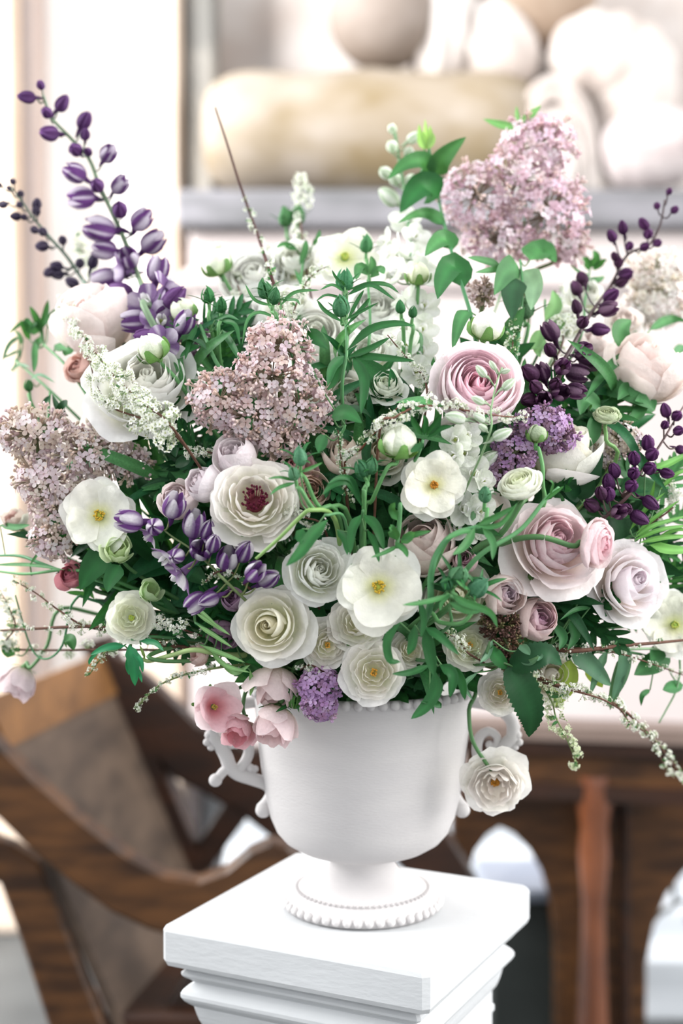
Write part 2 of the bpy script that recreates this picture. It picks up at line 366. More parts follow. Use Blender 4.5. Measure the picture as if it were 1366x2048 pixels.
bn = Thing('kneeler', 'low charcoal kneeler bench between the pedestal and the table', 'bench', P(1060, 2048, 1.45) * 1)
x0, x1 = P(985, 1900, 1.4).x, P(1112, 1900, 1.4).x
bn.world('body', boxm(x0, x1, 1.42, 1.62, 0, .40, .01), CHARC, smooth=False)
bn.world('top', boxm(x0 - .015, x1 + .012, 1.40, 1.64, .40, .425, .006), solid('pale_blue_edge_paint', hexc('8f98a8'), hexc('a9b0bd'), 5, .4, .4), smooth=False)
ib = Thing('iron_bracket', 'thin dark iron scroll bracket beside the table leg at the right edge', 'bracket', P(1345, 1830, 1.5))
ib.world('bar', tube(catmull([P(1300, 1850, 1.5), P(1318, 1828, 1.5), P(1345, 1812, 1.5), P(1350, 1790, 1.5), P(1344, 1762, 1.5), P(1352, 1730, 1.5), P(1380, 1700, 1.5)], 6), .006, 8), IRON)
ib.world('scroll', tube(catmull([P(1345, 1812, 1.5), P(1366, 1802, 1.5), P(1385, 1812, 1.5), P(1388, 1835, 1.5), P(1372, 1842, 1.5)], 6), .005, 8), IRON)

# ------------------------------------------------------------------ pedestal
ZP = .857; PC = Vector((.0136, .002, 0)); PR = -math.radians(26.4)
ped = Thing('pedestal', 'square white painted pedestal with moulded edges carrying the urn', 'pedestal', PC)
ped.o.rotation_euler = (0, 0, PR)
def sqring(prof, rb=.004):
    """square-plan moulding from (half width, height) pairs with slightly eased corners"""
    V, Fc = [], []
    for r, z in prof:
        c = rb
        V += [(-r + c, -r, z), (r - c, -r, z), (r, -r + c, z), (r, r - c, z), (r - c, r, z), (-r + c, r, z), (-r, r - c, z), (-r, -r + c, z)]
    m = len(prof)
    for j in range(m - 1):
        for k in range(8): Fc.append((j * 8 + k, j * 8 + (k + 1) % 8, (j + 1) * 8 + (k + 1) % 8, (j + 1) * 8 + k))
    Fc.append(tuple(range(8))[::-1]); Fc.append(tuple((m - 1) * 8 + k for k in range(8)))
    return V, Fc, [(1, 1, 1)] * len(V)
S = .1506
def arcp(r0, r1, z0, z1, n=6, bulge=1):
    return [(r0 + (r1 - r0) * math.sin(math.pi * i / n), z0 + (z1 - z0) * i / n) for i in range(n + 1)]
ped.local('top_slab', mesh('top_slab', *sqring([(S - .006, ZP - .044), (S - .002, ZP - .042), (S, ZP - .037), (S, ZP - .006), (S - .002, ZP - .002), (S - .006, ZP)], .006), PAINT, False))
z = ZP - .044
prof = [(S - .022, z - .072)] + [(S - .033 + .009 * i / 5, z - .070 + .022 * (i / 5) ** 2) for i in range(6)] + arcp(S - .024, S - .0135, z - .046, z - .020, 7) + [(S - .022, z - .018)] + arcp(S - .020, S - .014, z - .016, z - .004, 5) + [(S - .014, z)]
prof[0] = (S - .034, z - .072)
ped.local('moulding', mesh('moulding', *sqring(prof, .003), PAINT, False))
ped.local('shaft', mesh('shaft', *sqring([(S - .033, .12), (S - .033, z - .07)], .003), PAINT, False))
ped.local('shaft_fillet', mesh('shaft_fillet', *sqring([(S - .036, z - .096), (S - .031, z - .094), (S - .031, z - .088), (S - .036, z - .084)], .003), PAINT, False))
ped.local('plinth', mesh('plinth', *sqring([(S, 0), (S, .10), (S - .01, .12), (S - .03, .13)], .004), PAINT, False))

# ------------------------------------------------------------------ urn
UC = Vector((P(725, 1800, 0).x, 0.0, ZP))
urn = Thing('urn', 'white footed urn with beaded rim and scroll handles holding the flowers', 'urn', UC)
UR = 1.06
foot = [(0, .001), (.078, .001), (.079, .006), (.077, .012), (.071, .017), (.064, .022), (.055, .027), (.046, .032), (.039, .038), (.034, .045), (.032, .050), (.033, .055), (.036, .058)]
footo = urn.local('foot', mesh('foot', *lathe([(r * UR, z) for r, z in foot], 64), URN))
bowl = [(.0, .0575), (.034, .0575), (.052, .060), (.067, .0655), (.080, .074), (.088, .084), (.0945, .100), (.099, .122), (.103, .150), (.107, .185), (.1095, .215), (.111, .232), (.1135, .236), (.1135, .240), (.110, .243), (.106, .241), (.104, .225), (.098, .15), (.088, .10), (.07, .08), (0, .075)]
bowlo = urn.local('bowl', mesh('bowl', *lathe([(r * UR, z) for r, z in bowl], 96), URN))
bead = mesh('bead', *ball((1, 1, 1), 10, 7), URN)
for n, R, z, r in ((62, .1135, .2385, .0053), (46, .0785, .0068, .0050)):
    for k in range(n):
        a = 2 * math.pi * k / n
        urn.local('bead', bead, TRS((R * UR * math.cos(a), R * UR * math.sin(a), z), Matrix.Identity(4), r), None, bowlo if n == 62 else footo)
fb = MB()
for k in range(72):
    a = 2 * math.pi * k / 72
    fb.addm(ball((.0009, .0022, .0032), 6, 5), Matrix.Rotation(a, 4, 'Z') @ Matrix.Translation((.0672 * UR, 0, .0205)) @ Matrix.Rotation(math.pi / 2 - .5, 4, 'Y') @ Matrix.Rotation(math.pi / 2, 4, 'Z'))
urn.local('fluted_band', fb.build('fluted_band', URN), None, None, footo)
K = mpp(0)
def handle(side):
    """cast scroll handle: main stem with curls and lobes, drawn in millimetres off the bowl"""
    b = MB()
    def q(x, y): return Vector((side * (725 - x) * K * -1.04, (x - 540) * .0001, (1808 - y) * K))
    def st(pts, r0, r1, mid=None):
        pp = catmull([q(*p) for p in pts], 6)
        b.add(*tube(pp, (lambda t: (r0 + (r1 - r0) * t) + (mid or 0) * math.sin(math.pi * t)), 10, True, .75))
    def kn(x, y, r): 
        c = q(x, y); b.addm(ball((r, r * .75, r), 12, 8), Matrix.Translation(c))
    st([(526, 1606), (540, 1592), (549, 1572), (538, 1556), (512, 1544), (484, 1532), (468, 1516), (460, 1494), (448, 1470), (436, 1452), (440, 1420), (470, 1396), (520, 1388)], .0062, .0062, .0012)
    kn(532, 1608, .0085); kn(546, 1590, .0072)
    st([(470, 1518), (456, 1524), (444, 1538)], .0055, .005); kn(440, 1541, .0072)
    st([(476, 1530), (492, 1516), (504, 1490), (500, 1460), (482, 1446), (466, 1456), (468, 1473), (480, 1474)], .0062, .0030, .0005); kn(480, 1473, .0044)
    for x, y, r in ((506, 1522, .0052), (516, 1524, .004), (512, 1536, .0042), (428, 1450, .005), (424, 1464, .0042), (432, 1474, .0042), (430, 1434, .0046)): kn(x, y, r)
    return b
for s in (1, -1):
    bb = handle(s); me = bb.build('handle', URN)
    urn.local('handle', me, Matrix.Rotation(.12 * s, 4, 'Z'))

# ------------------------------------------------------------------ botany: petals, leaves, blossoms
URN_T = Vector((UC.x, 0.0, ZP + .20))          # where the stems meet inside the urn
PM = {}
def sm(a, b, x):
    t = min(1, max(0, (x - a) / (b - a))); return t * t * (3 - 2 * t)
def petal_part(prof, W, tipr=.35, nu=8, nv=7, ruf=0, spiral=0, edge=0, notch=0, base=(1, 1, 1), tip=(1, 1, 1), seed=0, point=0, stripe=None, rq=3, bk=.75):
    r_ = random.Random(seed); ph = r_.uniform(0, 6.3); ph2 = r_.uniform(0, 6.3); asym = r_.uniform(-.06, .06)
    V, Fc, C = [], [], []
    for j in range(nv + 1):
        v = j / nv
        for i in range(nu + 1):
            u = 2 * i / nu - 1
            t = v * (1 - tipr * abs(u) ** 2.4 - notch * max(0, 1 - abs(u) * 3.2) + asym * u)
            w = W * (1 - point * v ** 1.6)
            r, z = bez(prof, t)
            a = w * u
            r += spiral * u * t + edge * u * u * t
            k = sm(.35, 1, v)
            z += ruf * k * math.sin(rq * u * 2 + ph) + ruf * .6 * k * math.sin(7 * u + ph2)
            r += ruf * .7 * k * math.cos(rq * 1.7 * u + ph2)
            V.append((r * math.cos(a), r * math.sin(a), z))
            c = [base[q] + (tip[q] - base[q]) * sm(0, bk, v) for q in range(3)]
            if stripe:
                s = stripe[1] * (sm(stripe[2], stripe[3], abs(u)))
                c = [c[q] + (stripe[0][q] - c[q]) * s for q in range(3)]
            C.append(tuple(c))
    for j in range(nv):
        for i in range(nu):
            a = j * (nu + 1) + i; Fc.append((a, a + 1, a + nu + 2, a + nu + 1))
    return V, Fc, C
def petal(key, *a, mat=None, name='petal', **k):
    if key not in PM:
        V, Fc, C = petal_part(*a, **k); PM[key] = mesh(name, V, Fc, C, mat or PETAL)
    return PM[key]
def stamens(key, n, R, h, ctop, cbase, dome_=(0.1, .06), dcol=(.5, .6, .2)):
    if key not in PM:
        b = MB(); r_ = random.Random(3)
        b.addm(ball((dome_[0], dome_[0], dome_[1]), 12, 8, dcol), Matrix.Identity(4))
        for k in range(n):
            a = r_.uniform(0, 6.28); q = R * r_.uniform(.45, 1); hh = h * r_.uniform(.7, 1.1)
            p0 = Vector((q * .5 * math.cos(a), q * .5 * math.sin(a), 0)); p1 = Vector((q * math.cos(a), q * math.sin(a), hh))
            V, Fc, _ = tube([p0, p1], .006, 4); b.add(V, Fc, [cbase] * len(V))
            b.addm(ball((.016, .016, .024), 5, 4, ctop), Matrix.Translation(p1))
        PM[key] = b.build('stamens', CORE)
    return PM[key]
def rolled(key, turns, r0, r1, z0, z1, base=(1, 1, 1)):
    if key not in PM:
        V, Fc, C = [], [], []; n = int(turns * 22); m = 6
        for j in range(m + 1):
            t = j / m
            for i in range(n + 1):
                s = i / n; a = s * turns * 2 * math.pi; bulge = math.sin(math.pi * min(1, t * 1.02)) * .35
                r = (r0 + (r1 - r0) * s) * (.55 + .45 * t + bulge)
                z = z0 + (z1 - z0) * t * (1 - .12 * s) + .012 * math.sin(a * 1.7)
                V.append((r * math.cos(a), r * math.sin(a), z)); k = .82 + .18 * t; C.append(tuple(base[q] + (1 - base[q]) * t for q in range(3)))
        for j in range(m):
            for i in range(n): a = j * (n + 1) + i; Fc.append((a, a + 1, a + n + 2, a + n + 1))
        PM[key] = mesh('rolled_heart', V, Fc, C, PETAL)
    return PM[key]

CREAMB = (.93, .95, .62)
# variety: list of rings (count, profile, half-angle, kwargs), hmid = height of apparent middle
def ring(n, pts, W, **k): return (n, list(zip(*pts)) and [tuple(p) for p in pts], W, k)
VAR = {
 'rose': dict(h=.25, rolled=(2.4, .015, .085, .1, .47), rings=[
   ring(3, [(.03, .05), (.15, .12), (.15, .40), (.075, .49)], 1.55, spiral=.03, tipr=.18),
   ring(3, [(.03, .04), (.21, .10), (.20, .38), (.135, .48)], 1.35, spiral=.035, tipr=.2),
   ring(4, [(.03, .03), (.28, .06), (.26, .36), (.235, .45)], 1.1, spiral=.03, tipr=.24, ruf=.006),
   ring(5, [(.03, .01), (.36, .02), (.31, .33), (.37, .37)], .95, spiral=.03, tipr=.26, ruf=.01),
   ring(5, [(.03, -.01), (.40, -.04), (.36, .28), (.47, .27)], .85, spiral=.03, tipr=.28, ruf=.014),
   ring(5, [(.03, -.03), (.42, -.10), (.42, .16), (.56, .09)], .78, spiral=.02, tipr=.3, ruf=.016)]),
 'garden': dict(h=.22, rolled=(2.2, .01, .07, .1, .40), rings=[
   ring(5, [(.03, .05), (.14, .12), (.14, .34), (.10, .43)], .95, spiral=.03, tipr=.2, ruf=.012),
   ring(5, [(.03, .05), (.19, .12), (.19, .34), (.15, .44)], .9, spiral=.03, tipr=.2, ruf=.012),
   ring(6, [(.03, .04), (.25, .08), (.24, .34), (.20, .44)], .85, spiral=.03, tipr=.22, ruf=.014),
   ring(6, [(.03, .03), (.31, .05), (.29, .32), (.27, .42)], .8, spiral=.03, tipr=.24, ruf=.014),
   ring(6, [(.03, .01), (.37, .02), (.34, .28), (.36, .37)], .8, spiral=.03, tipr=.25, ruf=.016),
   ring(5, [(.03, -.01), (.41, -.03), (.38, .24), (.47, .26)], .85, spiral=.03, tipr=.28, ruf=.02),
   ring(5, [(.03, -.03), (.42, -.10), (.44, .14), (.58, .05)], .8, spiral=.02, tipr=.3, ruf=.02)]),
 'cup': dict(h=.42, rolled=(2.2, .02, .10, .3, .80), rings=[
   ring(3, [(.03, .1), (.28, .12), (.30, .62), (.13, .80)], 1.4, spiral=.04, tipr=.15),
   ring(3, [(.03, .05), (.38, .06), (.40, .60), (.22, .80)], 1.3, spiral=.05, tipr=.17),
   ring(3, [(.03, 0), (.50, .0), (.50, .58), (.32, .78)], 1.2, spiral=.05, tipr=.2, ruf=.01),
   ring(4, [(.03, -.02), (.56, -.03), (.54, .55), (.44, .73)], 1.0, spiral=.05, tipr=.26, ruf=.014),
   ring(3, [(.03, -.03), (.55, -.06), (.58, .42), (.64, .52)], .75, spiral=.04, tipr=.3, ruf=.02)]),
 'rosette': dict(h=.40, rolled=(2.2, .02, .06, .3, .60), rings=[   # closed globe with a quartered heart
   ring(4, [(.03, .2), (.13, .3), (.14, .55), (.10, .66)], .95, spiral=.03, tipr=.2, ruf=.015),
   ring(5, [(.03, .2), (.19, .3), (.20, .56), (.15, .69)], .9, spiral=.03, tipr=.2, ruf=.015),
   ring(5, [(.03, .15), (.27, .2), (.27, .56), (.20, .72)], .9, spiral=.03, tipr=.2, ruf=.014),
   ring(5, [(.03, .1), (.36, .12), (.36, .56), (.25, .74)], .9, spiral=.03, tipr=.2, ruf=.012),
   ring(5, [(.03, .05), (.46, .05), (.45, .56), (.30, .75)], .95, spiral=.04, tipr=.22, ruf=.01),
   ring(4, [(.03, 0), (.54, -.02), (.55, .52), (.38, .72)], 1.1, spiral=.05, tipr=.24, ruf=.012)]),
 'spray': dict(h=.15, st=('gold', 16, .055, .12, (.75, .38, .06), (.8, .6, .2), (.05, .03), (.6, .5, .15)), sth=.05, rings=[
   ring(4, [(.03, .04), (.14, .06), (.16, .2), (.13, .29)], .8, tipr=.25, ruf=.025, notch=.06),
   ring(5, [(.03, .04), (.2, .04), (.23, .2), (.20, .32)], .75, tipr=.25, ruf=.025, notch=.06),
   ring(6, [(.03, .03), (.26, .02), (.30, .18), (.28, .30)], .72, tipr=.26, ruf=.025, notch=.05),
   ring(6, [(.03, .02), (.3, -.01), (.37, .16), (.38, .26)], .72, tipr=.28, ruf=.025, notch=.04),
   ring(6, [(.03, 0), (.34, -.04), (.42, .12), (.47, .17)], .72, tipr=.3, ruf=.025, notch=.04),
   ring(6, [(.03, -.02), (.34, -.08), (.46, .04), (.54, .04)], .7, tipr=.3, ruf=.025, notch=.04)]),
 'ranun': dict(h=.22, rings=[
   ring(5, [(.02, .1), (.09, .14), (.09, .3), (.045, .37)], .85, tipr=.12, spiral=.012)] + [
   ring(5 + (k > 2) + (k > 5), [(.03, .08 - .012 * k), (.10 + .052 * k, .06 - .01 * k), (.11 + .05 * k, .33 - .004 * k), (.075 + .047 * k, .41 - .006 * k)], .98 - .02 * k, tipr=.16, spiral=.02, ruf=.004) for k in range(7)] + [
   ring(6, [(.03, -.02), (.48, -.04), (.48, .26), (.46, .33)], .85, tipr=.22, spiral=.03, ruf=.008),
   ring(6, [(.03, -.03), (.48, -.06), (.48, .18), (.54, .22)], .8, tipr=.24, spiral=.03, ruf=.012)]),
 'openran': dict(h=.16, st=('burg', 64, .15, .22, (.10, .006, .025), (.42, .12, .15), (.10, .06), (.2, .04, .06)), sth=.03, rings=[
   ring(6, [(.05, .02), (.22, .0), (.24, .22), (.20, .31)], .62, tipr=.3, ruf=.012, notch=.03),
   ring(7, [(.05, .02), (.27, -.01), (.29, .2), (.27, .30)], .6, tipr=.3, ruf=.014, notch=.03),
   ring(7, [(.05, .01), (.31, -.02), (.34, .19), (.34, .27)], .6, tipr=.3, ruf=.014, notch=.03),
   ring(8, [(.05, .0), (.34, -.03), (.39, .16), (.41, .23)], .58, tipr=.3, ruf=.016, notch=.03),
   ring(8, [(.05, -.01), (.36, -.05), (.43, .12), (.47, .18)], .58, tipr=.3, ruf=.018, notch=.03),
   ring(8, [(.05, -.02), (.38, -.08), (.47, .06), (.54, .10)], .56, tipr=.3, ruf=.02, notch=.03)]),
 'butter': dict(h=.08, st=('yel', 30, .075, .05, (.62, .42, .05), (.6, .6, .2), (.055, .045), (.38, .42, .06)), sth=.04, rings=[
   ring(4, [(.03, .02), (.20, .02), (.34, .15), (.47, .19)], .92, tipr=.24, ruf=.035, rq=2, nu=12, nv=8, notch=.04, bk=.5, base=(.93, .95, .6)),
   ring(5, [(.03, .01), (.22, -.01), (.38, .07), (.54, .10)], .84, tipr=.26, ruf=.045, rq=2.5, nu=12, nv=8, notch=.03, bk=.5, base=(.94, .95, .66)),
   ring(4, [(.03, .0), (.22, -.03), (.38, .0), (.53, .0)], .86, tipr=.28, ruf=.045, rq=3, nu=12, nv=8, notch=.05, bk=.5, base=(.94, .95, .66))]),
 'funnel': dict(h=.3, st=('fun', 14, .05, .09, (.5, .38, .08), (.5, .5, .1), (.04, .05), (.4, .4, .08)), sth=.08, rings=[
   ring(4, [(.03, .02), (.2, .08), (.26, .34), (.42, .47)], .95, tipr=.22, ruf=.03, base=(.80, .42, .45)),
   ring(4, [(.03, .0), (.24, .04), (.34, .3), (.52, .42)], .95, tipr=.25, ruf=.035, base=(.85, .55, .55))]),
 'bell': dict(h=.4, rings=[
   ring(4, [(.03, .0), (.36, .02), (.42, .5), (.25, .74)], 1.05, tipr=.2, ruf=.02, spiral=.04, base=(.9, .8, .75)),
   ring(4, [(.03, -.02), (.46, .0), (.50, .48), (.40, .78)], 1.0, tipr=.24, ruf=.03, spiral=.05, base=(.85, .9, .7)),
   ring(3, [(.03, -.03), (.46, -.02), (.54, .34), (.60, .56)], .75, tipr=.3, ruf=.03, spiral=.05, base=(.85, .9, .7))]),
 'bud': dict(h=.42, rings=[
   ring(3, [(.03, .0), (.60, .02), (.50, .74), (.05, .88)], 1.25, tipr=.12, spiral=.05, base=(.8, .9, .6)),
   ring(3, [(.03, .0), (.66, .0), (.56, .68), (.16, .86)], 1.15, tipr=.2, spiral=.06, base=(.75, .88, .55))],
   sep=(5, [(.03, -.03), (.66, -.04), (.62, .36), (.55, .52)], .52, dict(tipr=.5, point=.35, nu=4, nv=5))),
 'green': dict(h=.5, rings=[
   ring(5, [(.03, .0), (.58, .02), (.48, .78), (.03, 1.05)], .72, tipr=.2, point=.2, nu=4, nv=6, edge=-.05, base=(.9, 1, .9), stripe=((1.8, 1.5, 1.6), .9, .55, .95))]),
}
UPD = {'rose': dict(base=CREAMB)}
def pale(c, g=.62): return tuple(min(.96, x ** g) for x in c[:3]) + (1.0,)
def flower(name, kind, label, cat, px_, py_, d, face, color, dy=0, inner=None, group=None, via=None, sepal=None, twist=None, stemc='5f8f58', stem=True, srad=.0021, heart=None, Y=None, squash=None, petname='petal', base=None):
    """a cut flower: head of separate petals, calyx and a stem that runs down into the urn"""
    YY = (dome(px_, py_) + dy) if Y is None else Y
    v = VAR[kind]; size = d * mpp(YY); dr = fdir(*face); c = P(px_, py_, YY) - dr * (v['h'] * size)
    T = Thing(name, label, cat, c, group); R = frame(dr, twist if twist is not None else U(0, 6.28))
    col = pale(hexc(color)); icol = pale(hexc(inner)) if inner else col
    if kind == 'green': col = icol = mixc((0, 0, 0), hexc(color), .62)
    sc = (size, size, size) if not squash else (size * squash[0], size * squash[1], size)
    n = len(v['rings'])
    if 'rolled' in v:
        T.local('rolled_heart', rolled((kind, 'rolled'), *v['rolled']), TRS((0, 0, 0), R, sc), icol)
    for i, (cnt, prof, W, k) in enumerate(v['rings']):
        kk = dict(k); 
        if base and 'base' not in kk: kk['base'] = base
        off = U(0, 6.28)
        cc = mixc(icol, col, (i / max(1, n - 1)) ** .8)
        for q in range(cnt):
            var = rnd.randrange(3)
            me = petal((kind, i, var, base), prof, W, seed=i * 17 + var + len(kind), **kk)
            a = off + 2 * math.pi * q / cnt + U(-.12, .12)
            tilt = Matrix.Rotation(U(-.11, .09), 4, 'Y') @ Matrix.Rotation(U(-.07, .07), 4, 'X')
            s2 = U(.88, 1.08)
            T.local(petname, me, TRS((0, 0, 0), R, sc) @ Matrix.Rotation(a, 4, 'Z') @ tilt @ Matrix.Scale(s2, 4), jit(cc, .03))
    if 'st' in v or heart:
        s = heart or v['st']; T.local('stamens', stamens(*s), TRS(dr * (v.get('sth', .05) * size), R, sc))
    sp = v.get('sep') or (5, [(.03, -.04), (.26, -.08), (.36, .02), (.42, .06)], .34, dict(tipr=.5, point=.6, nu=4, nv=5))
    if kind != 'green':
        V_, F_, C_ = ball((.11, .11, .09), 10, 6)
        calyx = T.local('calyx', mesh('calyx', [R.to_3x3() @ (Vector(v) * size) - dr * (.05 * size) for v in V_], F_, C_, LEAF), None, hexc(sepal or '6f9f62'))
        for q in range(sp[0]):
            me = petal((kind, 'sep'), sp[1], sp[2], mat=LEAF, name='sepal', **sp[3])
            T.local('sepal', me, TRS((0, 0, 0), R, sc) @ Matrix.Rotation(2 * math.pi * q / sp[0] + U(-.1, .1), 4, 'Z'), jit(hexc(sepal or '6f9f62'), .12), calyx)
    if stem: addstem(T, c, dr, via, YY, srad, stemc)
    return T
def addstem(T, c, dr, via, YY, srad, stemc, end=None):
    end = end if end is not None else URN_T + Vector((U(-.045, .045), U(-.045, .045), U(-.02, .02)))
    if via: pts = [c, c - dr * .008] + [P(x, y, YY + z) for x, y, z in via] + [overrim(P(via[-1][0], via[-1][1], YY)), end]
    else:
        L = (c - end).length
        b1 = c - dr * min(.05, L * .25); b2 = end + Vector(((c.x - end.x) * .22, (c.y - end.y) * .3 + .02, abs(c.z - end.z) * .2 + .03))
        if c.z < ZP + .36: b2 = overrim(c) + Vector((0, 0, .03))
        pts = [Vector(bez([c, b1, b2, end], i / 7)) for i in range(8)]
    p = catmull(pts, 5)
    T.world('stem', tube(p, lambda t: srad * (.85 + .35 * t), 7), STEM, jit(hexc(stemc), .08))
    return p

# ---- leaves
LG, LM, LD, LY, LB_ = '2f6c3a', '4a8650', '22502f', '86b562', '628f70'
def leaf_part(spine, width, nrm, shape='ovate', fold=.25, serr=0, m=10, droop=0, w0=.08):
    n = len(spine) - 1; V, Fc, C = [], [], []; nrm = Vector(nrm)
    cols = (-1, -.55, 0, .55, 1)
    for i, p in enumerate(spine):
        t = i / n; tan = (spine[min(i + 1, n)] - spine[max(i - 1, 0)]).normalized(); side = tan.cross(nrm)
        if side.length < 1e-4: side = tan.cross(Vector((0, 0, 1)))
        side.normalize(); up = side.cross(tan).normalized()
        if shape == 'ovate': w = math.sin(math.pi * min(1, t ** .72)) ** .8
        elif shape == 'heart': w = (min(1, t * 6) ** .5) * (1 - t ** 2.2) ** .85
        elif shape == 'strap': w = min(1, w0 + t * 4) * (1 - t ** 4) ** .8
        else: w = math.sin(math.pi * t ** .6) ** .7
        w = max(w, .02) * width * .5
        if serr: w *= 1 + serr * (1 if i % 2 else -1)
        for u in cols:
            V.append(p + side * (w * u) + up * (abs(u) * w * fold - w * .25 * fold * (1 if abs(u) == 1 else 0)))
            q = 1.35 if u == 0 else 1.0; C.append((q * 1.05, q, q))
    for i in range(n):
        for k in range(4): a = i * 5 + k; Fc.append((a, a + 1, a + 6, a + 5))
    return V, Fc, C
def cut_part(L, lobes=4, w=.3, seed=0):
    """deeply cut buttercup-family leaf: a midrib with narrow pointed lobes"""
    r_ = random.Random(seed); b = MB()
    def bl(a, ang, l, ww):
        d = Vector((math.cos(ang), math.sin(ang), 0)); z = r_.uniform(-.1, .15)
        sp = [a + d * (l * t) + Vector((0, 0, z * l * t * t)) for t in (0, .3, .6, .85, 1)]
        b.add(*leaf_part(sp, ww, (0, 0, 1), 'ovate', .2))
    bl(Vector((0, 0, 0)), 0, L, L * w)
    for k in range(lobes):
        for s in (-1, 1):
            x = L * (.15 + .18 * k); bl(Vector((x, 0, 0)), s * (.85 - .1 * k) + r_.uniform(-.12, .12), L * (.55 - .08 * k), L * w * .55)
    return b.V, b.F, b.C
def ub(l, a):   # arched unit spine
    return [Vector((l * t, 0, a * math.sin(math.pi * t * .9))) for t in [i / 8 for i in range(9)]]
LEAFM = {
 'ovate': [mesh('leaf', *leaf_part(ub(1, a), .52, (0, 0, 1), 'heart', f), LEAF) for a, f in ((.08, .3), (.16, .22), (-.05, .35))],
 'strap': [mesh('leaf', *leaf_part(ub(1, a), .15, (0, 0, 1), 'strap', f), LEAF) for a, f in ((.2, .4), (.32, .35), (.05, .5))],
 'cut': [mesh('leaf', *cut_part(1, 4, .2, s), LEAF) for s in (1, 2, 3)],
}
def leafM(base, d, nrm, L):
    x = Vector(d).normalized(); y = Vector(nrm).cross(x)
    if y.length < 1e-3: y = Vector((0, 0, 1)).cross(x)
    y.normalize(); z = x.cross(y)
    return Matrix.Translation(base) @ Matrix((x, y, z)).transposed().to_4x4() @ Matrix.Scale(L, 4)
def pleaf(T, pts, dy, width, shape='ovate', col=LG, fold=.3, serr=0, nrm=None, name='leaf', m=3):
    """one leaf drawn along a spine of (px, py[, extra depth]) points, width in pixels"""
    P3 = [F(p[0], p[1], dy + (p[2] if len(p) > 2 else 0)) for p in pts]
    if getattr(T, 'axis', None):      # a petiole joins the blade to its stem
        q = min(T.axis, key=lambda a: (a - P3[0]).length)
        if (q - P3[0]).length > .007:
            T.world('petiole', tube(catmull([P3[0], P3[0].lerp(q, .5) + Vector((0, .004, -.006)), q], 4), .0008, 5), STEM, hexc('5f8f58'))
    sp = catmull(P3, max(2, m * (7 if serr else 4) // max(1, len(P3) - 1)))
    nr = Vector(nrm) if nrm else Vector((U(-.3, .3), -1, U(.1, .5)))
    return T.world(name, leaf_part(sp, width * mpp(P3[0].y), nr, shape, fold, serr), LEAF, jit(hexc(col), .1))
def overrim(p):
    d = Vector((p.x - UC.x, p.y, 0)); L = d.length; d = d * (min(.07, L) / max(L, 1e-6))
    return Vector((UC.x + d.x, d.y, ZP + .275))
def dive(p):
    q = p.lerp(URN_T, .3); return ([Vector((q.x, max(q.y, min(.06, p.y + .07)), q.z))] if p.z > ZP + .40 else []) + [overrim(p)]
def pstem(T, pts, dy, r=.002, col='5f8f58', mat=None, toUrn=True, name='stem'):
    p3 = [F(p[0], p[1], dy + (p[2] if len(p) > 2 else 0)) for p in pts]
    if toUrn: p3 += dive(p3[-1]); p3.append(URN_T + Vector((U(-.05, .05), U(-.05, .05), 0)))
    sp = catmull(p3, 6); T.axis = sp
    T.world(name, tube(sp, (lambda t: r * (.6 + .5 * t)), 7), mat or STEM, jit(hexc(col), .06)); return p3
def thing_at(name, label, cat, pxy, dy=0, group=None): return Thing(name, label, cat, F(pxy[0], pxy[1], dy), group)

# ---- lilac
def floret_part(seed, openk=1.0):
    r_ = random.Random(seed); b = MB()
    V, Fc, _ = tube([Vector((0, 0, -.9)), Vector((0, 0, -.4)), Vector((0, 0, 0))], lambda t: .07 + .03 * t, 5, False)
    b.add(V, Fc, [(.97, .9, .93)] * len(V))
    for k in range(4):
        a = k * math.pi / 2 + r_.uniform(-.12, .12); lift = r_.uniform(-.05, .22) + (1 - openk) * .8
        pts = [(.03, .0), (.16, .15), (.34, .21), (.48, .16), (.55, 0), (.48, -.16), (.34, -.21), (.16, -.15)]
        W = [(x * math.cos(a) - y * math.sin(a), x * math.sin(a) + y * math.cos(a), lift * x + .5 * (y * y) - (.25 * x * x)) for x, y in pts]
        m = (.30 * math.cos(a), .30 * math.sin(a), lift * .3 - .05)
        b.add(W + [m], [(i, (i + 1) % 8, 8) for i in range(8)], [(.9, .82, .86)] + [(1, 1, 1)] * 7 + [(.98, .96, .98)])
    b.addm(ball((.06, .06, .05), 5, 4, (.55, .42, .3)), Matrix.Translation((0, 0, .01)))
    return b
FLO = [floret_part(s, o).build('floret', PETAL) for s, o in ((1, 1), (2, 1), (3, .8), (4, .55))]
def budcl(seed):
    r_ = random.Random(seed); b = MB()
    for k in range(5):
        d = Vector((r_.uniform(-1, 1), r_.uniform(-1, 1), r_.uniform(.3, 1.2))).normalized()
        V, Fc, _ = tube([Vector((0, 0, -.8)), d * .25 + Vector((0, 0, -.3)), d * .55], .05, 4, False); b.add(V, Fc, [(.8, .76, .66)] * len(V))
        b.addm(ball((.13, .13, .2), 6, 5, r_.choice([(1, .95, .93), (.96, .9, .87), (.92, .85, .77)])), Matrix.Translation(d * .6) @ frame(d))
    return b
BUDC = [budcl(s).build('bud_cluster', PETAL) for s in (1, 2, 3)]
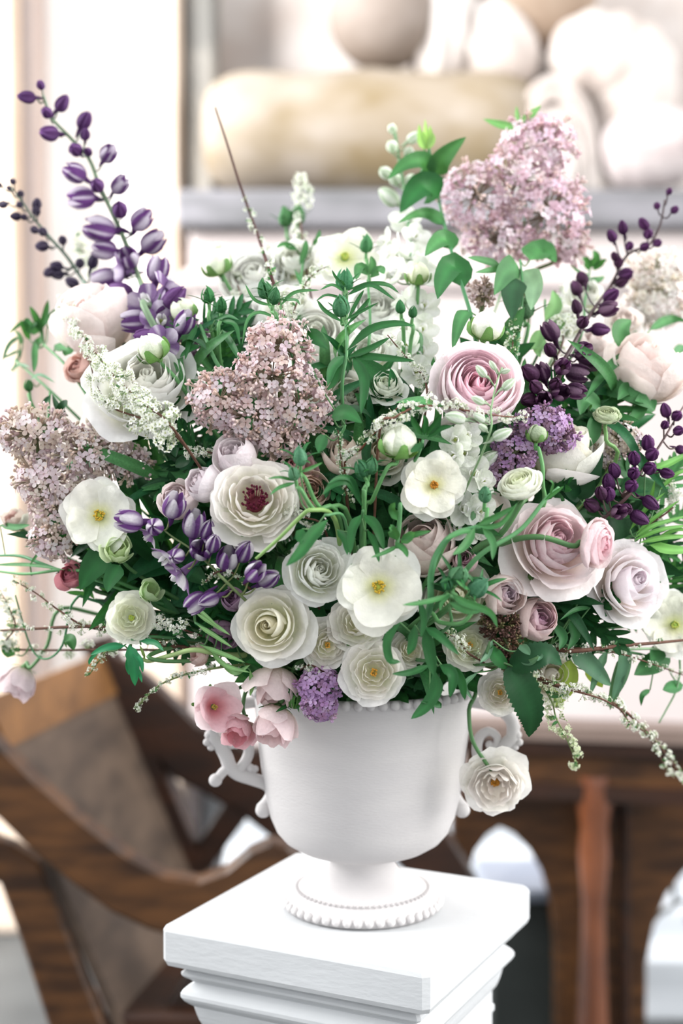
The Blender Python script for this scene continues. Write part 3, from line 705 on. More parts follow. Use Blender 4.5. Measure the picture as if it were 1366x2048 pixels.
def lilac(label, lobes, cols, dy=0, fsize=21, budfrac=.25, nmax=400, via=None, group=None, cap=None, name='lilac_branch', stemc='6a7a48', dens=1.0, gam=.5):
    """panicle: lobes (px, py, rx, ry) of separate four-petalled florets over a mass of buds"""
    cx, cy = sum(l[0] for l in lobes) / len(lobes), sum(l[1] for l in lobes) / len(lobes)
    Y0 = dome(cx, cy) + dy; T = Thing(name, label, 'lilac', P(cx, cy, Y0), group)
    k = mpp(Y0); E = []
    for l in lobes: E.append((P(l[0], l[1], Y0 + (l[4] if len(l) > 4 else 0)), l[2] * k, (l[2] + l[3]) * .5 * k * .85, l[3] * k))
    fs = fsize * k; cand = []
    for (c, a, b_, h) in E:
        area_ = 4 * math.pi * ((a * b_) ** 1.6 / 3 + (a * h) ** 1.6 / 3 + (b_ * h) ** 1.6 / 3) ** (1 / 1.6)
        n = int(area_ / (fs * fs) * 1.7 * dens) + 6
        for i in range(n):
            zz = 1 - 2 * (i + .5) / n; r = math.sqrt(1 - zz * zz); ph = i * 2.39996
            nv = Vector((r * math.cos(ph), r * math.sin(ph), zz)) + Vector((U(-.1, .1), U(-.1, .1), U(-.1, .1))); nv.normalize()
            s = U(.86, 1.06); p = c + Vector((nv.x * a, nv.y * b_, nv.z * h)) * s
            if any((((p - c2).x / a2) ** 2 + ((p - c2).y / b2) ** 2 + ((p - c2).z / h2) ** 2) < .72 for (c2, a2, b2, h2) in E if c2 is not c): continue
            if nv.y > .55: continue
            cand.append((p, nv))
    rnd.shuffle(cand); core = MB()
    for i, (p, nv) in enumerate(cand[:nmax]):
        isb = U(0, 1) < budfrac; c = pale(hexc(rnd.choice(cols)), gam)
        d = (nv + Vector((U(-.25, .25), U(-.35, .1), U(-.15, .3)))).normalized()
        if isb: T.local('bud_cluster', rnd.choice(BUDC), TRS(p - T.loc, frame(d, U(0, 6)), fs * U(.8, 1.05)), jit(c, .08))
        else: T.local('floret', rnd.choice(FLO), TRS(p - T.loc, frame(d, U(0, 6)), fs * U(.85, 1.15)), jit(c, .06))
    for (c, a, b_, h) in E:
        for q in range(int(60 * a / .04)):
            nv = Vector((U(-1, 1), U(-1, 1), U(-1, 1))).normalized(); p = c + Vector((nv.x * a, nv.y * b_, nv.z * h)) * U(.55, .78)
            core.addm(ball((.0022, .0022, .0036), 5, 4, rnd.choice([(1, 1, 1), (.9, .85, .8), (.7, .72, .55)])), Matrix.Translation(p - T.loc) @ frame(nv))
            V, Fc, _ = tube([c - T.loc + (p - c) * .1, p - T.loc], .0007, 4, False); core.add(V, Fc, [(.45, .5, .33)] * len(V))
    o = T.local('bud_mass', core.build('bud_mass', PETAL), None, pale(hexc(cols[len(cols) // 2]), gam + .1)); o['kind'] = 'stuff'
    if via is not None:
        low = min(E, key=lambda e: e[0].z)[0]
        pts = [P(x, y, Y0 + z) for x, y, z in via]; pts.append(overrim(pts[-1])); pts.append(URN_T + Vector((U(-.04, .04), U(-.04, .04), 0)))
        pts = [E[0][0], low] + pts if low is not E[0][0] else [low] + pts
        T.world('stem', tube(catmull(pts, 6), .0024, 7), STEM, hexc(stemc))
    return T

# ---- delphinium
def sep_floret(key, col, edge, n=5, openk=0, white=0):
    """hooded larkspur floret: five sepals, closed or opening, with a spur behind"""
    b = MB(); pur, wh = col, edge
    if openk == 0: prof, W, pt = [(.05, 0), (.50, .0), (.46, .72), (.05, 1.0)], .78, .1
    elif openk == 1: prof, W, pt = [(.05, 0), (.52, .05), (.50, .66), (.28, .95)], .74, .1
    else: prof, W, pt = [(.05, .1), (.36, .05), (.52, .26), (.70, .36)], .72, .1
    for k in range(n):
        st = (pur, 1.0, .04, .32) if k % 2 == 0 else (pur, .9, .4, .8)
        part = petal_part([tuple(p) for p in prof], W, .25, 6, 6, .012, .05, -.03, 0, pur if not white else wh, wh, k + 5, pt, st)
        b.addm(part, Matrix.Rotation(2 * math.pi * k / n, 4, 'Z'))
    if openk == 2:
        for k in range(4): b.addm(petal_part([(.03, .1), (.2, .12), (.2, .4), (.14, .5)], .7, .3, 4, 4, .01, 0, 0, 0, (.8, .85, .6), (.95, .93, .95), k), Matrix.Rotation(1.57 * k + .4, 4, 'Z'))
        b.addm(ball((.08, .08, .14), 6, 5, (.35, .42, .12)), Matrix.Translation((0, 0, .2)))
    sp = catmull([Vector((0, 0, .1)), Vector((0, -.12, -.22)), Vector((0, -.05, -.55))], 4)
    V, Fc, _ = tube(sp, lambda t: .13 * (1 - t) + .03, 6); b.add(V, Fc, [pur] * len(V))
    PM[key] = b.build('floret', PETAL)
C3 = lambda h: hexc(h)[:3]
sep_floret('pur0', C3('643c72'), C3('87609a')); sep_floret('pur1', C3('6d4380'), C3('e6dcea'), openk=1); sep_floret('pur2', C3('8a6a9c'), C3('d9cde0'), openk=2)
sep_floret('plum0', C3('4a2a44'), C3('6a4266')); sep_floret('plum1', C3('4c2a4a'), C3('8f7088'), openk=1)
sep_floret('vio0', C3('5a2f5e'), C3('7b4a80')); sep_floret('slate0', C3('4a3f5a'), C3('7d7488'))
sep_floret('str1', C3('7c4d92'), C3('f6f2f6'), openk=1); sep_floret('str2', C3('a582b5'), C3('f2edf2'), openk=2, white=1); sep_floret('str0', C3('73488a'), C3('efe8ef'))
sep_floret('whi0', C3('c2d2b8'), C3('eef0ea'), white=1); sep_floret('whi2', C3('e4e8dc'), C3('f4f5f0'), openk=2, white=1)
def spike(label, axis, fl, dy, stemc, pedc, toUrn=True, r=.0032, name='delphinium_stem', fan=1.0, group=None, cat='delphinium'):
    T = thing_at(name, label, cat, axis[len(axis) // 2], dy, group)
    pts = [F(p[0], p[1], dy) for p in axis]; ex = pts + ([URN_T + Vector((U(-.04, .04), U(-.02, .05), 0))] if toUrn else [])
    T.world('stem', tube(catmull(ex, 6), lambda t: r * (.45 + .7 * t), 8), STEM, hexc(stemc))
    ax = catmull(pts, 12)
    for (x, y, s, kd) in fl:
        # nearest axis point in the picture plane, then attach slightly lower on the stem
        side = U(-.035, .012) * fan; 
        c0 = F(x, y, dy); i = min(range(len(ax)), key=lambda q: (ax[q] - c0).length); a = ax[min(len(ax) - 1, i + 3)]
        rad = (c0 - ax[i]).length; c = c0 + Vector((0, -max(0, .02 - rad * .6) * fan + side * .4, 0))
        k = mpp(c.y); L = s * k
        d = (c - a); d = (d + Vector((U(-.1, .1), U(-.4, .05), U(-.15, .2))) * d.length)
        if rad < .012: d += Vector((0, -.02, 0))
        d.normalize()
        b = c - d * (L * .5)
        M = TRS(b - T.loc, frame(d, U(0, 6.28)), (L * 1.05, L * 1.05, L * 1.14))
        T.local('floret', PM[kd], M, (*[U(.88, 1.1) * (1 if kd[:3] == 'whi' else .8)] * 3, 1))
        T.world('pedicel', tube(catmull([a, a.lerp(b, .5) + Vector((0, 0, -.004)), b - d * L * .1], 4), .0009, 5), STEM, hexc(pedc))
    return T

# ---- spirea
def blossoms(seed, n, sp=1.0, green=.25):
    r_ = random.Random(seed); b = MB()
    for k in range(n):
        d = Vector((r_.gauss(0, .6), r_.gauss(0, .6), r_.uniform(.1, 1.1))); d.normalize(); p = d * r_.uniform(.35, .62) * sp
        V, Fc, _ = tube([Vector((0, 0, -.1)), p], .016, 3, False); b.add(V, Fc, [(.5, .62, .4)] * len(V))
        if r_.random() < green:
            b.addm(ball((.07, .07, .08), 5, 4, r_.choice([(.75, .85, .6), (.9, .93, .85), (.5, .62, .35)])), Matrix.Translation(p)); continue
        R = frame((d + Vector((r_.uniform(-.4, .4), r_.uniform(-.4, .4), 0))).normalized(), r_.uniform(0, 6))
        for q in range(5):
            a = q * 1.2566; x, y = math.cos(a), math.sin(a); w = .075
            W = [(.02 * x, .02 * y, 0), (.11 * x - w * y, .11 * y + w * x, .03), (.19 * x, .19 * y, .05), (.11 * x + w * y, .11 * y - w * x, .03)]
            b.addm((W, [(0, 3, 2, 1)], [(.96, .97, .92)] + [(1, 1, 1)] * 3), Matrix.Translation(p) @ R)
        b.addm(ball((.045, .045, .03), 4, 3, (.62, .66, .3)), Matrix.Translation(p + d * .01))
    return b
SPI = [blossoms(s, n, 1, g).build('blossom_cluster', PETAL) for s, n, g in ((1, 12, .12), (2, 10, .2), (3, 13, .1))]
SPG = [blossoms(s, n, 1, g).build('blossom_cluster', PETAL) for s, n, g in ((7, 9, .7), (8, 11, .6))]
SLF = mesh('leaflet', *leaf_part(ub(1, .1), .4, (0, 0, 1), 'ovate', .2), LEAF)
def spirea(label, pts, dy, dens=1.0, size=17, green=.4, r=.0013, twig='5b4034', col='f4f5ee', toUrn=True, name='spirea_twig', leaflets=.3, t0=0, side=.6, group=None, cat='blossom twig', taper=.35):
    mid = pts[len(pts) // 2]; T = thing_at(name, label, cat, mid, dy, group)
    p3 = [F(p[0], p[1], dy + (p[2] if len(p) > 2 else 0)) for p in pts]; sp = catmull(p3, 8)
    full = catmull(p3 + dive(p3[-1]) + [URN_T + Vector((U(-.05, .05), U(-.03, .05), 0))], 8) if toUrn else sp
    T.world('twig', tube(full, lambda t: r * (.45 + .8 * t), 6), TWIG, hexc(twig))
    L = sum((sp[i + 1] - sp[i]).length for i in range(len(sp) - 1)); k = mpp(p3[0].y); n = max(2, int(L / (size * k) * 1.25 * dens))
    for i in range(n):
        t = t0 + (1 - t0) * (i + U(0, .9)) / n; q = min(len(sp) - 2, int(t * (len(sp) - 1))); a = sp[q].lerp(sp[q + 1], t * (len(sp) - 1) - q)
        tan = (sp[q + 1] - sp[q]).normalized()
        d = Vector((U(-1, 1), U(-1.2, .6), U(-.7, 1))); d -= tan * d.dot(tan); d.normalize()
        s = size * k * U(.75, 1.25) * (1 - taper * (1 - t))
        c = a + d * (s * side)
        T.local('blossom_cluster', rnd.choice(SPG if U(0, 1) < green else SPI), TRS(a + d * s * U(.05, .5) - T.loc, frame(d, U(0, 6)), s * 1.05), jit(hexc(col), .03))
        if U(0, 1) < leaflets: T.local('leaflet', SLF, leafM(a - T.loc, d + tan * U(-1, .3), (U(-.5, .5), -1, .3), s * U(.6, 1.1)), jit(hexc(LM), .15))
    return T

# ------------------------------------------------------------------ the flowers
WHT, CRM, BLU, MAU = 'f4f2ee', 'f2eee2', 'ecdcd8', 'cdb2b4'
BW = (.93, .96, .70); BP = (.97, .90, .80)
ROSES = [
 # kind, px, py, d, face, colour, dy, inner, base, label
 ('rose', 540, 1250, 168, (-.18, .12, 1), 'f7f5ef', -.02, 'f7f0d2', BW, 'large cream white rose with a spiral yellow centre, low at the left front'),
 ('garden', 1112, 1085, 205, (.22, .42, 1), 'f7ecea', -.01, 'f3cbd5', BP, 'large blush pink garden rose with a deep pink heart at the right'),
 ('rose', 1262, 1165, 178, (.38, .3, .9), 'f6f0f0', .0, 'f0e4ea', BP, 'pale blush white rose at the right, beside the large pink garden rose'),
 ('cup', 192, 640, 152, (-.15, .85, .4), 'eadbd6', .015, 'e8d2cc', BP, 'pale blush rose at the upper left, beneath the purple delphinium'),
 ('cup', 1292, 735, 145, (.12, .85, .42), 'efddd6', .02, 'ecd2ca', BP, 'peachy blush rose with a loose lower petal at the right edge'),
 ('garden', 638, 1140, 136, (.25, .25, 1), 'f6f6f2', -.008, 'f4f5ea', BW, 'ruffled greenish white rose left of the large yellow eyed white flower'),
 ('spray', 655, 1290, 104, (.15, .05, 1), 'f2efe8', .0, 'f2ede0', BW, 'small white spray rose with golden stamens touching the large cream rose'),
 ('spray', 716, 1246, 118, (.0, .4, 1), 'f1efe6', .005, 'f1ecdc', BW, 'white spray rose with a rust speck centre under the yellow eyed white flower'),
 ('spray', 748, 1345, 138, (.0, .15, 1), 'f2efe9', -.025, 'f0ebdd', BW, 'white spray rose lying on the front of the beaded urn rim'),
 ('rose', 912, 1195, 142, (-.2, .2, 1), 'eeeedd', .02, 'eeecc8', BW, 'pale greenish cream rose half hidden behind curled green buds'),
 ('rosette', 1008, 1190, 92, (.4, .12, 1), 'e3cdc4', -.005, 'c7b0bd', BP, 'peachy mauve spray rose with a grey lilac heart at the lower right'),
 ('rosette', 1074, 1240, 98, (.35, .32, 1), 'dcc3bd', .0, 'c291ac', BP, 'dusty pink spray rose with a magenta heart at the lower right'),
 ('cup', 1128, 900, 138, (.25, .8, .5), 'edebe4', .035, 'eee9d2', BW, 'ivory white rose seen from the side, behind the mauve lilac at the right'),
 ('cup', 852, 1085, 122, (-.15, .6, .85), 'ddcdc4', .03, 'd9c0ba', BP, 'dusky blush rose under the orange eyed white flower'),
 ('rosette', 474, 915, 96, (-.35, .65, .75), 'e9dde0', .0, 'dccdd2', BP, 'pale lilac pink rosebud, topmost of three beside the burgundy centred flower'),
 ('rosette', 408, 968, 78, (-.55, .45, .6), 'e9dee1', -.005, 'decfd5', BP, 'pale lilac pink rosebud, the middle of three beside the burgundy centred flower'),
 ('rosette', 356, 1000, 80, (-.3, .6, .8), 'e0cfcd', .005, 'd2bcbf', BP, 'dull pink rosebud, lowest of three, behind the striped purple florets'),
 ('rose', 588, 935, 104, (.1, .5, .9), 'e5b9b8', .045, 'e29ca4', BP, 'coral pink rose peeping out behind the burgundy centred flower'),
 ('cup', 690, 908, 84, (-.1, .7, .6), 'e6d6c8', .05, 'e3cbb8', BP, 'peach rosebud in shade right of the coral pink rose'),
 ('rosette', 930, 1120, 56, (-.2, .4, 1), 'cfadb0', .01, '8f5f72', BP, 'tiny plum hearted spray rose beneath the arching green stems'),
 ('spray', 1000, 1385, 92, (-.2, .1, 1), 'f3efe6', .01, 'f2e9dc', BW, 'small ivory rose above the right urn handle'),
 ('rose', 1105, 1350, 112, (.25, .1, 1), 'f1ece2', .03, 'f0e8d8', BW, 'ivory rose partly covered by the dark serrated leaf'),
 ('garden', 700, 795, 130, (.1, .3, 1), 'eeeee6', .07, 'eeeede', BW, 'white garden rose deep in the centre behind the strappy leaves'),
 ('rose', 762, 905, 120, (-.1, .3, 1), 'eeeada', .06, 'eee4c6', BW, 'cream rose in shade behind the central white bud'),
 ('rosette', 618, 985, 82, (.3, .2, 1), 'dfc2ad', .04, 'd8ab97', BP, 'small peach rose tucked behind the right side of the burgundy centred flower'),
 ('cup', 160, 738, 56, (-.4, .2, .8), 'c79a8c', .04, 'b9857a', BP, 'small terracotta pink bud below the pale blush rose at the upper left'),
 ('cup', 1192, 690, 62, (0, .8, .5), 'efe0dc', .10, 'efdcd8', BP, 'small faded pink rosebud behind the plum delphinium'),
 ('cup', 218, 850, 96, (-.2, .6, .7), 'e9e3da', .05, 'e6dccd', BW, 'shaded cream rose under the spray of tiny white blossoms at the left'),
 ('cup', 142, 1152, 52, (-.3, .5, .9), 'b5606a', .01, 'a04555', BP, 'small crimson bud beside the heart shaped leaf at the left'),
 ('rosette', 466, 1198, 52, (-.2, .4, 1), '95708f', .015, '7c5474', BP, 'small purple double blossom touching the left of the large cream rose'),
 ('bell', 446, 1268, 62, (-.2, -.5, .8), '8f6a86', .02, '7a5572', BP, 'dusky purple drooping blossom beside the large cream rose'),
 ('garden', 1170, 590, 92, (.1, .6, .8), 'eeeee8', .13, 'eeeee0', BW, 'blurred white rose behind the upper plum delphinium'),
 ('garden', 1200, 840, 74, (.1, .6, .8), 'ece4e0', .08, 'ecdcd8', BP, 'pale blush rose in shade behind the striped seed pod'),
 ('garden', 905, 880, 104, (0, .4, 1), 'eeeae4', .05, 'eadcd8', BW, 'blush white double bloom under the large pink ranunculus'),
 ('rose', 960, 1030, 108, (-.3, .3, 1), 'eee4da', .05, 'ead8cc', BP, 'cream rose in shade left of the large pink garden rose'),
]
ROSES += [
 ('garden', 590, 520, 104, (0, .5, .8), 'f0f1ea', .13, 'f0f1e4', BW, 'blurred white bloom left of the white open flower at the top'),
 ('garden', 575, 612, 108, (0, .5, .8), 'f0f1ea', .10, 'f0f1e4', BW, 'blurred white bloom behind the tip of the pink middle lilac'),
 ('garden', 735, 705, 104, (0, .5, .8), 'f0f1ea', .07, 'f0f1e4', BW, 'white bloom in shade behind the long strappy leaves'),
 ('garden', 772, 770, 84, (0, .6, .8), 'eef1e6', .04, 'eaf0d8', BW, 'greenish white half open bloom below the white larkspur'),
 ('garden', 1135, 640, 84, (0, .5, .8), 'f0f0ec', .12, 'f0efe6', BW, 'blurred white bloom left of the plum delphinium stem'),
 ('garden', 1252, 640, 70, (0, .5, .8), 'f0e6e0', .11, 'efe0d8', BP, 'blurred blush bloom between the plum delphinium and the cream lilac'),
 ('garden', 1160, 960, 70, (.1, .5, .8), 'ece4de', .06, 'e6d6d0', BP, 'dim blush bloom behind the garden rose and the ivory rose'),
 ('spray', 940, 1290, 104, (.1, .3, 1), 'f1f0e2', .0, 'eef0d6', BW, 'ivory ruffled bloom below the greenish cream rose'),
 ('spray', 820, 1300, 84, (.1, .2, 1), 'f1efe4', .015, 'efebd8', BW, 'small ivory bloom behind the cascade of strappy leaves'),
]
for k, x, y, d, f, c, dy, inn, bs, lab in ROSES:
    flower('rose', k, lab, 'rose', x, y, d, f, c, dy, inn, base=bs)

RAN = [
 ('ranun', 955, 770, 180, (.08, .38, 1), 'f8e8ec', .0, 'f2b4c6', BP, 'large pink ranunculus with many swirled petals, right of centre', None),
 ('openran', 510, 1000, 182, (.05, .42, 1), 'f3efe8', -.02, 'f1eae0', BW, 'large cream ranunculus with a burgundy striped centre', None),
 ('garden', 292, 765, 222, (.12, .5, .7), 'f4f3f0', .0, 'f3f2e8', BW, 'large white ranunculus seen from the side at the left', None),
 ('ranun', 1040, 968, 88, (-.35, .75, .5), 'f1f2e6', -.03, 'e6eebb', BW, 'small white ranunculus on a curled stem beside the mauve lilac', [(1040, 1010, .0), (1000, 1070, .01), (930, 1120, .03)]),
 ('ranun', 1196, 1088, 106, (.72, -.05, .5), 'f2dfe0', -.05, 'd98fa0', BP, 'pink and white ranunculus turned sideways on an arching stem, in front of the garden rose', [(1145, 1092, .0), (1080, 1074, .0), (1010, 1085, .02), (930, 1130, .05)]),
]
for k, x, y, d, f, c, dy, inn, bs, lab, via in RAN:
    flower('ranunculus', k, lab, 'ranunculus', x, y, d, f, c, dy, inn, base=bs, via=via, srad=.0028)

YEL = VAR['butter']['st']
ORG = ('org', 30, .06, .06, (.5, .22, .03), (.6, .4, .1), (.06, .05), (.42, .2, .03))
GRN = ('grn', 24, .06, .05, (.5, .55, .12), (.5, .6, .2), (.06, .06), (.3, .45, .08))
OPEN = [
 ('butter', 198, 1030, 148, (-.05, .12, 1), 'f3f2ea', -.01, 'f3f2e4', YEL, 'open white butterfly ranunculus with a yellow green eye at the left', 'ranunculus', None),
 ('butter', 757, 1174, 172, (0, .12, 1), 'f3f2ea', -.03, 'f3f2e2', YEL, 'large open white flower with a yellow eye at the front centre', 'ranunculus', None),
 ('butter', 868, 970, 128, (.05, .08, 1), 'f3f1ea', -.02, 'f3efdd', ORG, 'open white flower with an orange brown eye right of centre', 'ranunculus', None),
 ('spray', 262, 1235, 100, (.0, .2, 1), 'f2f1e2', -.01, 'e9eecb', GRN, 'small creamy green double flower at the lower left', 'ranunculus', None),
 ('butter', 690, 512, 124, (.1, .45, .9), 'f3f2e8', .10, 'f0f0d8', GRN, 'white open flower standing at the top behind the long bare twig', 'ranunculus', None),
 ('spray', 990, 1568, 138, (-.1, -.25, 1), 'f3efe8', -.02, 'f2e8dc', ORG, 'ruffled white flower hanging on a bent stem beside the urn', 'ranunculus', [(975, 1530, .0), (945, 1480, .0), (938, 1420, .005), (945, 1370, .02)]),
 ('butter', 1350, 1250, 124, (-.1, .1, 1), 'f3f2ea', .02, 'f3f2e0', GRN, 'white open flower cut by the right edge, below the pale roses', 'ranunculus', None),
 ('funnel', 434, 1415, 112, (.35, .12, .9), 'f2dadc', -.01, 'e8b4bc', None, 'open pink cup flower hanging left of the urn', 'ranunculus', None),
 ('bell', 548, 1452, 92, (-.15, -.75, .4), 'ecd3d3', -.02, 'eac4c6', None, 'pale pink nodding blossom against the left of the urn', 'ranunculus', [(566, 1400, .0), (580, 1350, .01), (610, 1320, .03)]),
 ('bell', 478, 1462, 68, (-.2, -.5, .8), 'e6b9bf', -.015, 'd98591', None, 'small deep pink bud between the two pink hanging blossoms', 'ranunculus', [(486, 1410, .01), (500, 1370, .02), (560, 1330, .04)]),
 ('bell', 552, 1378, 104, (-.1, -.8, .3), 'e8d0ce', .0, 'e4c2c2', None, 'dusty pink drooping blossom under the large cream rose', 'ranunculus', None),
 ('bell', 36, 1366, 76, (-.25, -.7, .3), 'd2bcc0', .0, 'c9a9b0', None, 'mauve nodding blossom hanging at the left edge above the armchair', 'ranunculus', [(62, 1335, 0), (95, 1290, 0), (118, 1220, .0), (200, 1230, .02), (420, 1290, .06)]),
 ('ranun', 508, 555, 134, (-.1, .5, .8), 'f2f2ee', .14, 'f2f2e8', None, 'blurred white double bloom at the top behind the bare twig', 'ranunculus', None),
 ('ranun', 478, 640, 112, (-.2, .5, .8), 'f0f0ec', .13, 'f0f0e8', None, 'blurred white bloom behind the pink lilac in the middle', 'ranunculus', None),
 ('ranun', 632, 672, 138, (.1, .5, .8), 'f0f0ea', .11, 'f0f0e2', None, 'blurred white bloom behind the green whorl of strappy leaves', 'ranunculus', None),
 ('ranun', 750, 620, 110, (.1, .5, .8), 'eff0ea', .12, 'eff0e2', None, 'blurred white bloom at the foot of the white larkspur', 'ranunculus', None),
 ('bell', 30, 1040, 52, (-.3, .6, .4), 'c9c7b4', .03, 'b98f85', None, 'withered buff bud at the left edge under the pale lilac', 'ranunculus', None),
 ('bell', 398, 1310, 44, (-.6, .3, .5), 'd8b7ae', .0, 'cfa39b', None, 'small pinkish green bud on the left, above the hanging pink flowers', 'ranunculus', [(330, 1322, .0), (300, 1310, 0), (400, 1290, .04)]),
 ('bell', 235, 1100, 56, (.1, .5, .8), 'c6dca4', -.01, 'b4d088', None, 'lime green hellebore bud under the white flower at the left', 'hellebore', None),
 ('bell', 300, 1182, 46, (.3, .5, .7), 'b7d49a', .0, 'a6c880', None, 'lime green hellebore bud above the small creamy green flower', 'hellebore', None),
]
for k, x, y, d, f, c, dy, inn, ht, lab, cat, via in OPEN:
    flower('hellebore' if cat == 'hellebore' else 'butterfly_ranunculus', k, lab, cat, x, y, d, f, c, dy, inn, heart=ht, via=via)

# ---- buds
BUDS = [
 ('bud', 304, 695, 62, (-.5, .85, .3), 'eef0df', -.03, 'white green bud on a thick stem in front of the large side-turned white ranunculus', [(350, 755, .0), (392, 815, .02), (480, 950, .06)]),
 ('bud', 432, 526, 56, (-.35, .9, .3), 'eff1df', .08, 'pale bud standing highest behind the purple delphinium foot', [(450, 560, .0), (500, 700, .02)]),
 ('bud', 366, 620, 52, (-.45, .85, .4), 'eaeed2', .03, 'cream bud leaning beside the purple delphinium foot', [(395, 660, .0), (430, 760, .02)]),
 ('bud', 836, 548, 48, (0, 1, .3), 'e9eccb', .05, 'cream bud upright in front of the white larkspur', [(836, 580, .0), (826, 700, .01), (795, 830, .02)]),
 ('bud', 798, 882, 74, (.1, 1, .35), 'eff1df', -.03, 'plump white bud on a straight stem in the centre', [(775, 935, .0), (745, 1000, .01), (728, 1040, .04)]),
 ('bud', 972, 650, 66, (.15, 1, .35), 'f2f1e6', .0, 'round white bud above the large pink ranunculus', [(940, 700, .0), (890, 730, .0), (850, 770, .02), (800, 900, .05)]),
 ('green', 415, 590, 34, (-.1, 1, .3), '4f9a5c', .0, 'pointed green bud left of the middle pink lilac, the higher of the pair', [(418, 640, 0), (440, 720, .02), (480, 780, .05)]),
 ('green', 443, 610, 32, (.1, 1, .3), '448c52', .0, 'pointed green bud left of the middle pink lilac, the lower of the pair', [(437, 660, 0), (445, 740, .02), (490, 800, .05)]),
 ('green', 530, 580, 38, (-.3, 1, .4), '5a9a68', -.01, 'left one of two green buds at the tip of the stem above the pink lilac', [(545, 620, 0), (565, 670, 0), (586, 712, .02)]),
 ('green', 549, 592, 34, (.2, 1, .5), '4f8f5e', -.02, 'right one of two green buds at the tip of the stem above the pink lilac', [(553, 630, 0), (568, 675, 0), (588, 715, .02)]),
 ('green', 690, 560, 44, (0, 1, .3), '58a070', .0, 'topmost green bud over the whorl of strappy leaves', [(692, 610, 0), (692, 680, 0), (686, 760, .03)]),
 ('green', 681, 612, 44, (-.1, 1, .45), '62a878', -.01, 'lower green bud in the whorl of strappy leaves', [(692, 650, 0), (692, 700, 0), (680, 770, .03)]),
 ('green', 570, 434, 38, (-.1, 1, .2), '6fae72', .13, 'blurred green bud at the top, left one of the pair', [(575, 480, 0), (590, 560, 0)]),
 ('green', 596, 430, 38, (.1, 1, .2), '6fae72', .13, 'blurred green bud at the top, right one of the pair', [(602, 480, 0), (600, 560, 0)]),
 ('green', 732, 488, 36, (0, 1, .2), '5fa56c', .06, 'green bud just right of the white open flower at the top', [(735, 530, 0), (740, 640, 0)]),
 ('green', 801, 614, 26, (-.1, 1, .3), '4f9a60', .03, 'small green bud beside the upright cream bud, left of its stem', [(806, 650, 0), (805, 760, .01)]),
 ('green', 826, 624, 24, (.1, 1, .3), '4a9058', .03, 'small green bud touching the stem of the upright cream bud', [(826, 660, 0), (815, 760, .01)]),
 ('green', 601, 912, 40, (.0, 1, .4), '6fae86', -.05, 'soft green bud over the burgundy centred flower, the upper one', [(612, 960, 0), (640, 1015, .01), (700, 1040, .04)]),
 ('green', 588, 945, 32, (-.2, 1, .5), '7ab58c', -.055, 'soft green bud over the burgundy centred flower, the lower one', [(602, 980, 0), (630, 1020, .01), (680, 1040, .04)]),
 ('green', 742, 932, 36, (.2, .9, .4), '5fa070', -.03, 'green bud under the plump central white bud', [(735, 970, 0), (728, 1015, .01)]),
 ('green', 722, 938, 36, (-.4, .9, .4), '56986a', -.03, 'green bud with spread tips left of the plump central white bud', [(728, 980, 0), (728, 1020, .01)]),
 ('green', 970, 988, 36, (0, 1, .4), '6fae82', -.05, 'green bud on a bent stem left of the large pink garden rose', [(975, 1020, 0), (962, 1050, 0), (900, 1075, .02), (860, 1150, .05)]),
 ('green', 918, 1148, 50, (.2, .7, .8), '77b483', -.06, 'striped green bud in front of the greenish cream rose, highest of three', [(905, 1185, 0), (900, 1210, .02)]),
 ('green', 958, 1172, 56, (.4, .5, .7), '6fb088', -.06, 'striped green bud in front of the greenish cream rose, rightmost of three', [(950, 1210, 0), (925, 1245, 0), (880, 1245, .02), (850, 1230, .04)]),
 ('green', 893, 1164, 34, (-.2, .9, .5), '4f9464', -.06, 'striped green bud in front of the greenish cream rose, leftmost of three', [(895, 1190, 0), (900, 1215, .02)]),
 ('green', 852, 266, 36, (0, 1, .15), 'a5d67a', .0, 'lime green leafy shoot tip on the tall bare stem', None),
 ('green', 58, 770, 26, (0, 1, .3), '5f9a62', .03, 'small green bud at the left edge above the pale lilac', [(58, 790, 0), (75, 830, 0), (160, 960, .04)]),
 ('green', 590, 1400, 44, (.2, .4, .8), '6fae5c', -.01, 'leafy green bud left of the purple lilac tip at the urn rim', None),
 ('green', 1050, 615, 46, (0, 1, .3), '7aa77c', .06, 'round green pod on a stem behind the pink ranunculus', [(1050, 650, 0), (1040, 720, 0)]),
 ('bud', 1073, 866, 40, (0, 1, .35), '9fb28a', -.02, 'fuzzy grey green pod on an upright stem before the mauve lilac', [(1078, 900, 0), (1085, 960, .0), (1060, 1060, .03)]),
 ('bud', 925, 360, 1, (0, 1, .3), 'eef0df', .3, '', None),
]
for k, x, y, d, f, c, dy, lab, via in BUDS:
    if not lab or 'shoot tip' in lab: continue
    T = flower('flower_bud', k, lab, 'bud', x, y, d, f, c, dy, via=via, srad=.002, sepal='7fae66', petname='petal' if k == 'bud' else 'sepal', stemc='6aa465')
    if k == 'green' and d > 30:     # narrow bracts below the bud
        dr = fdir(*f); Yd = dome(x, y) + dy; b = P(x, y, Yd) - dr * (.5 * d * mpp(Yd))
        for q in range(5):
            a = 6.28 * q / 5 + U(-.3, .3); R = frame(dr); v = R @ Vector((math.cos(a), math.sin(a), U(.3, .9)))
            T.local('bract', rnd.choice(LEAFM['strap']), leafM(b - T.loc, v, dr, d * mpp(Yd) * U(.9, 1.5)), jit(hexc(LG), .15))
# ranunculus seed pod
T = flower('seed_pod', 'ranun', 'striped green seed pod on a straight stem at the right', 'seed pod', 1213, 830, 56, (0, 1, .55), 'b9c79c', -.01, '6f7a4a', via=[(1212, 880, 0), (1205, 960, .02)], stemc='7fae66')

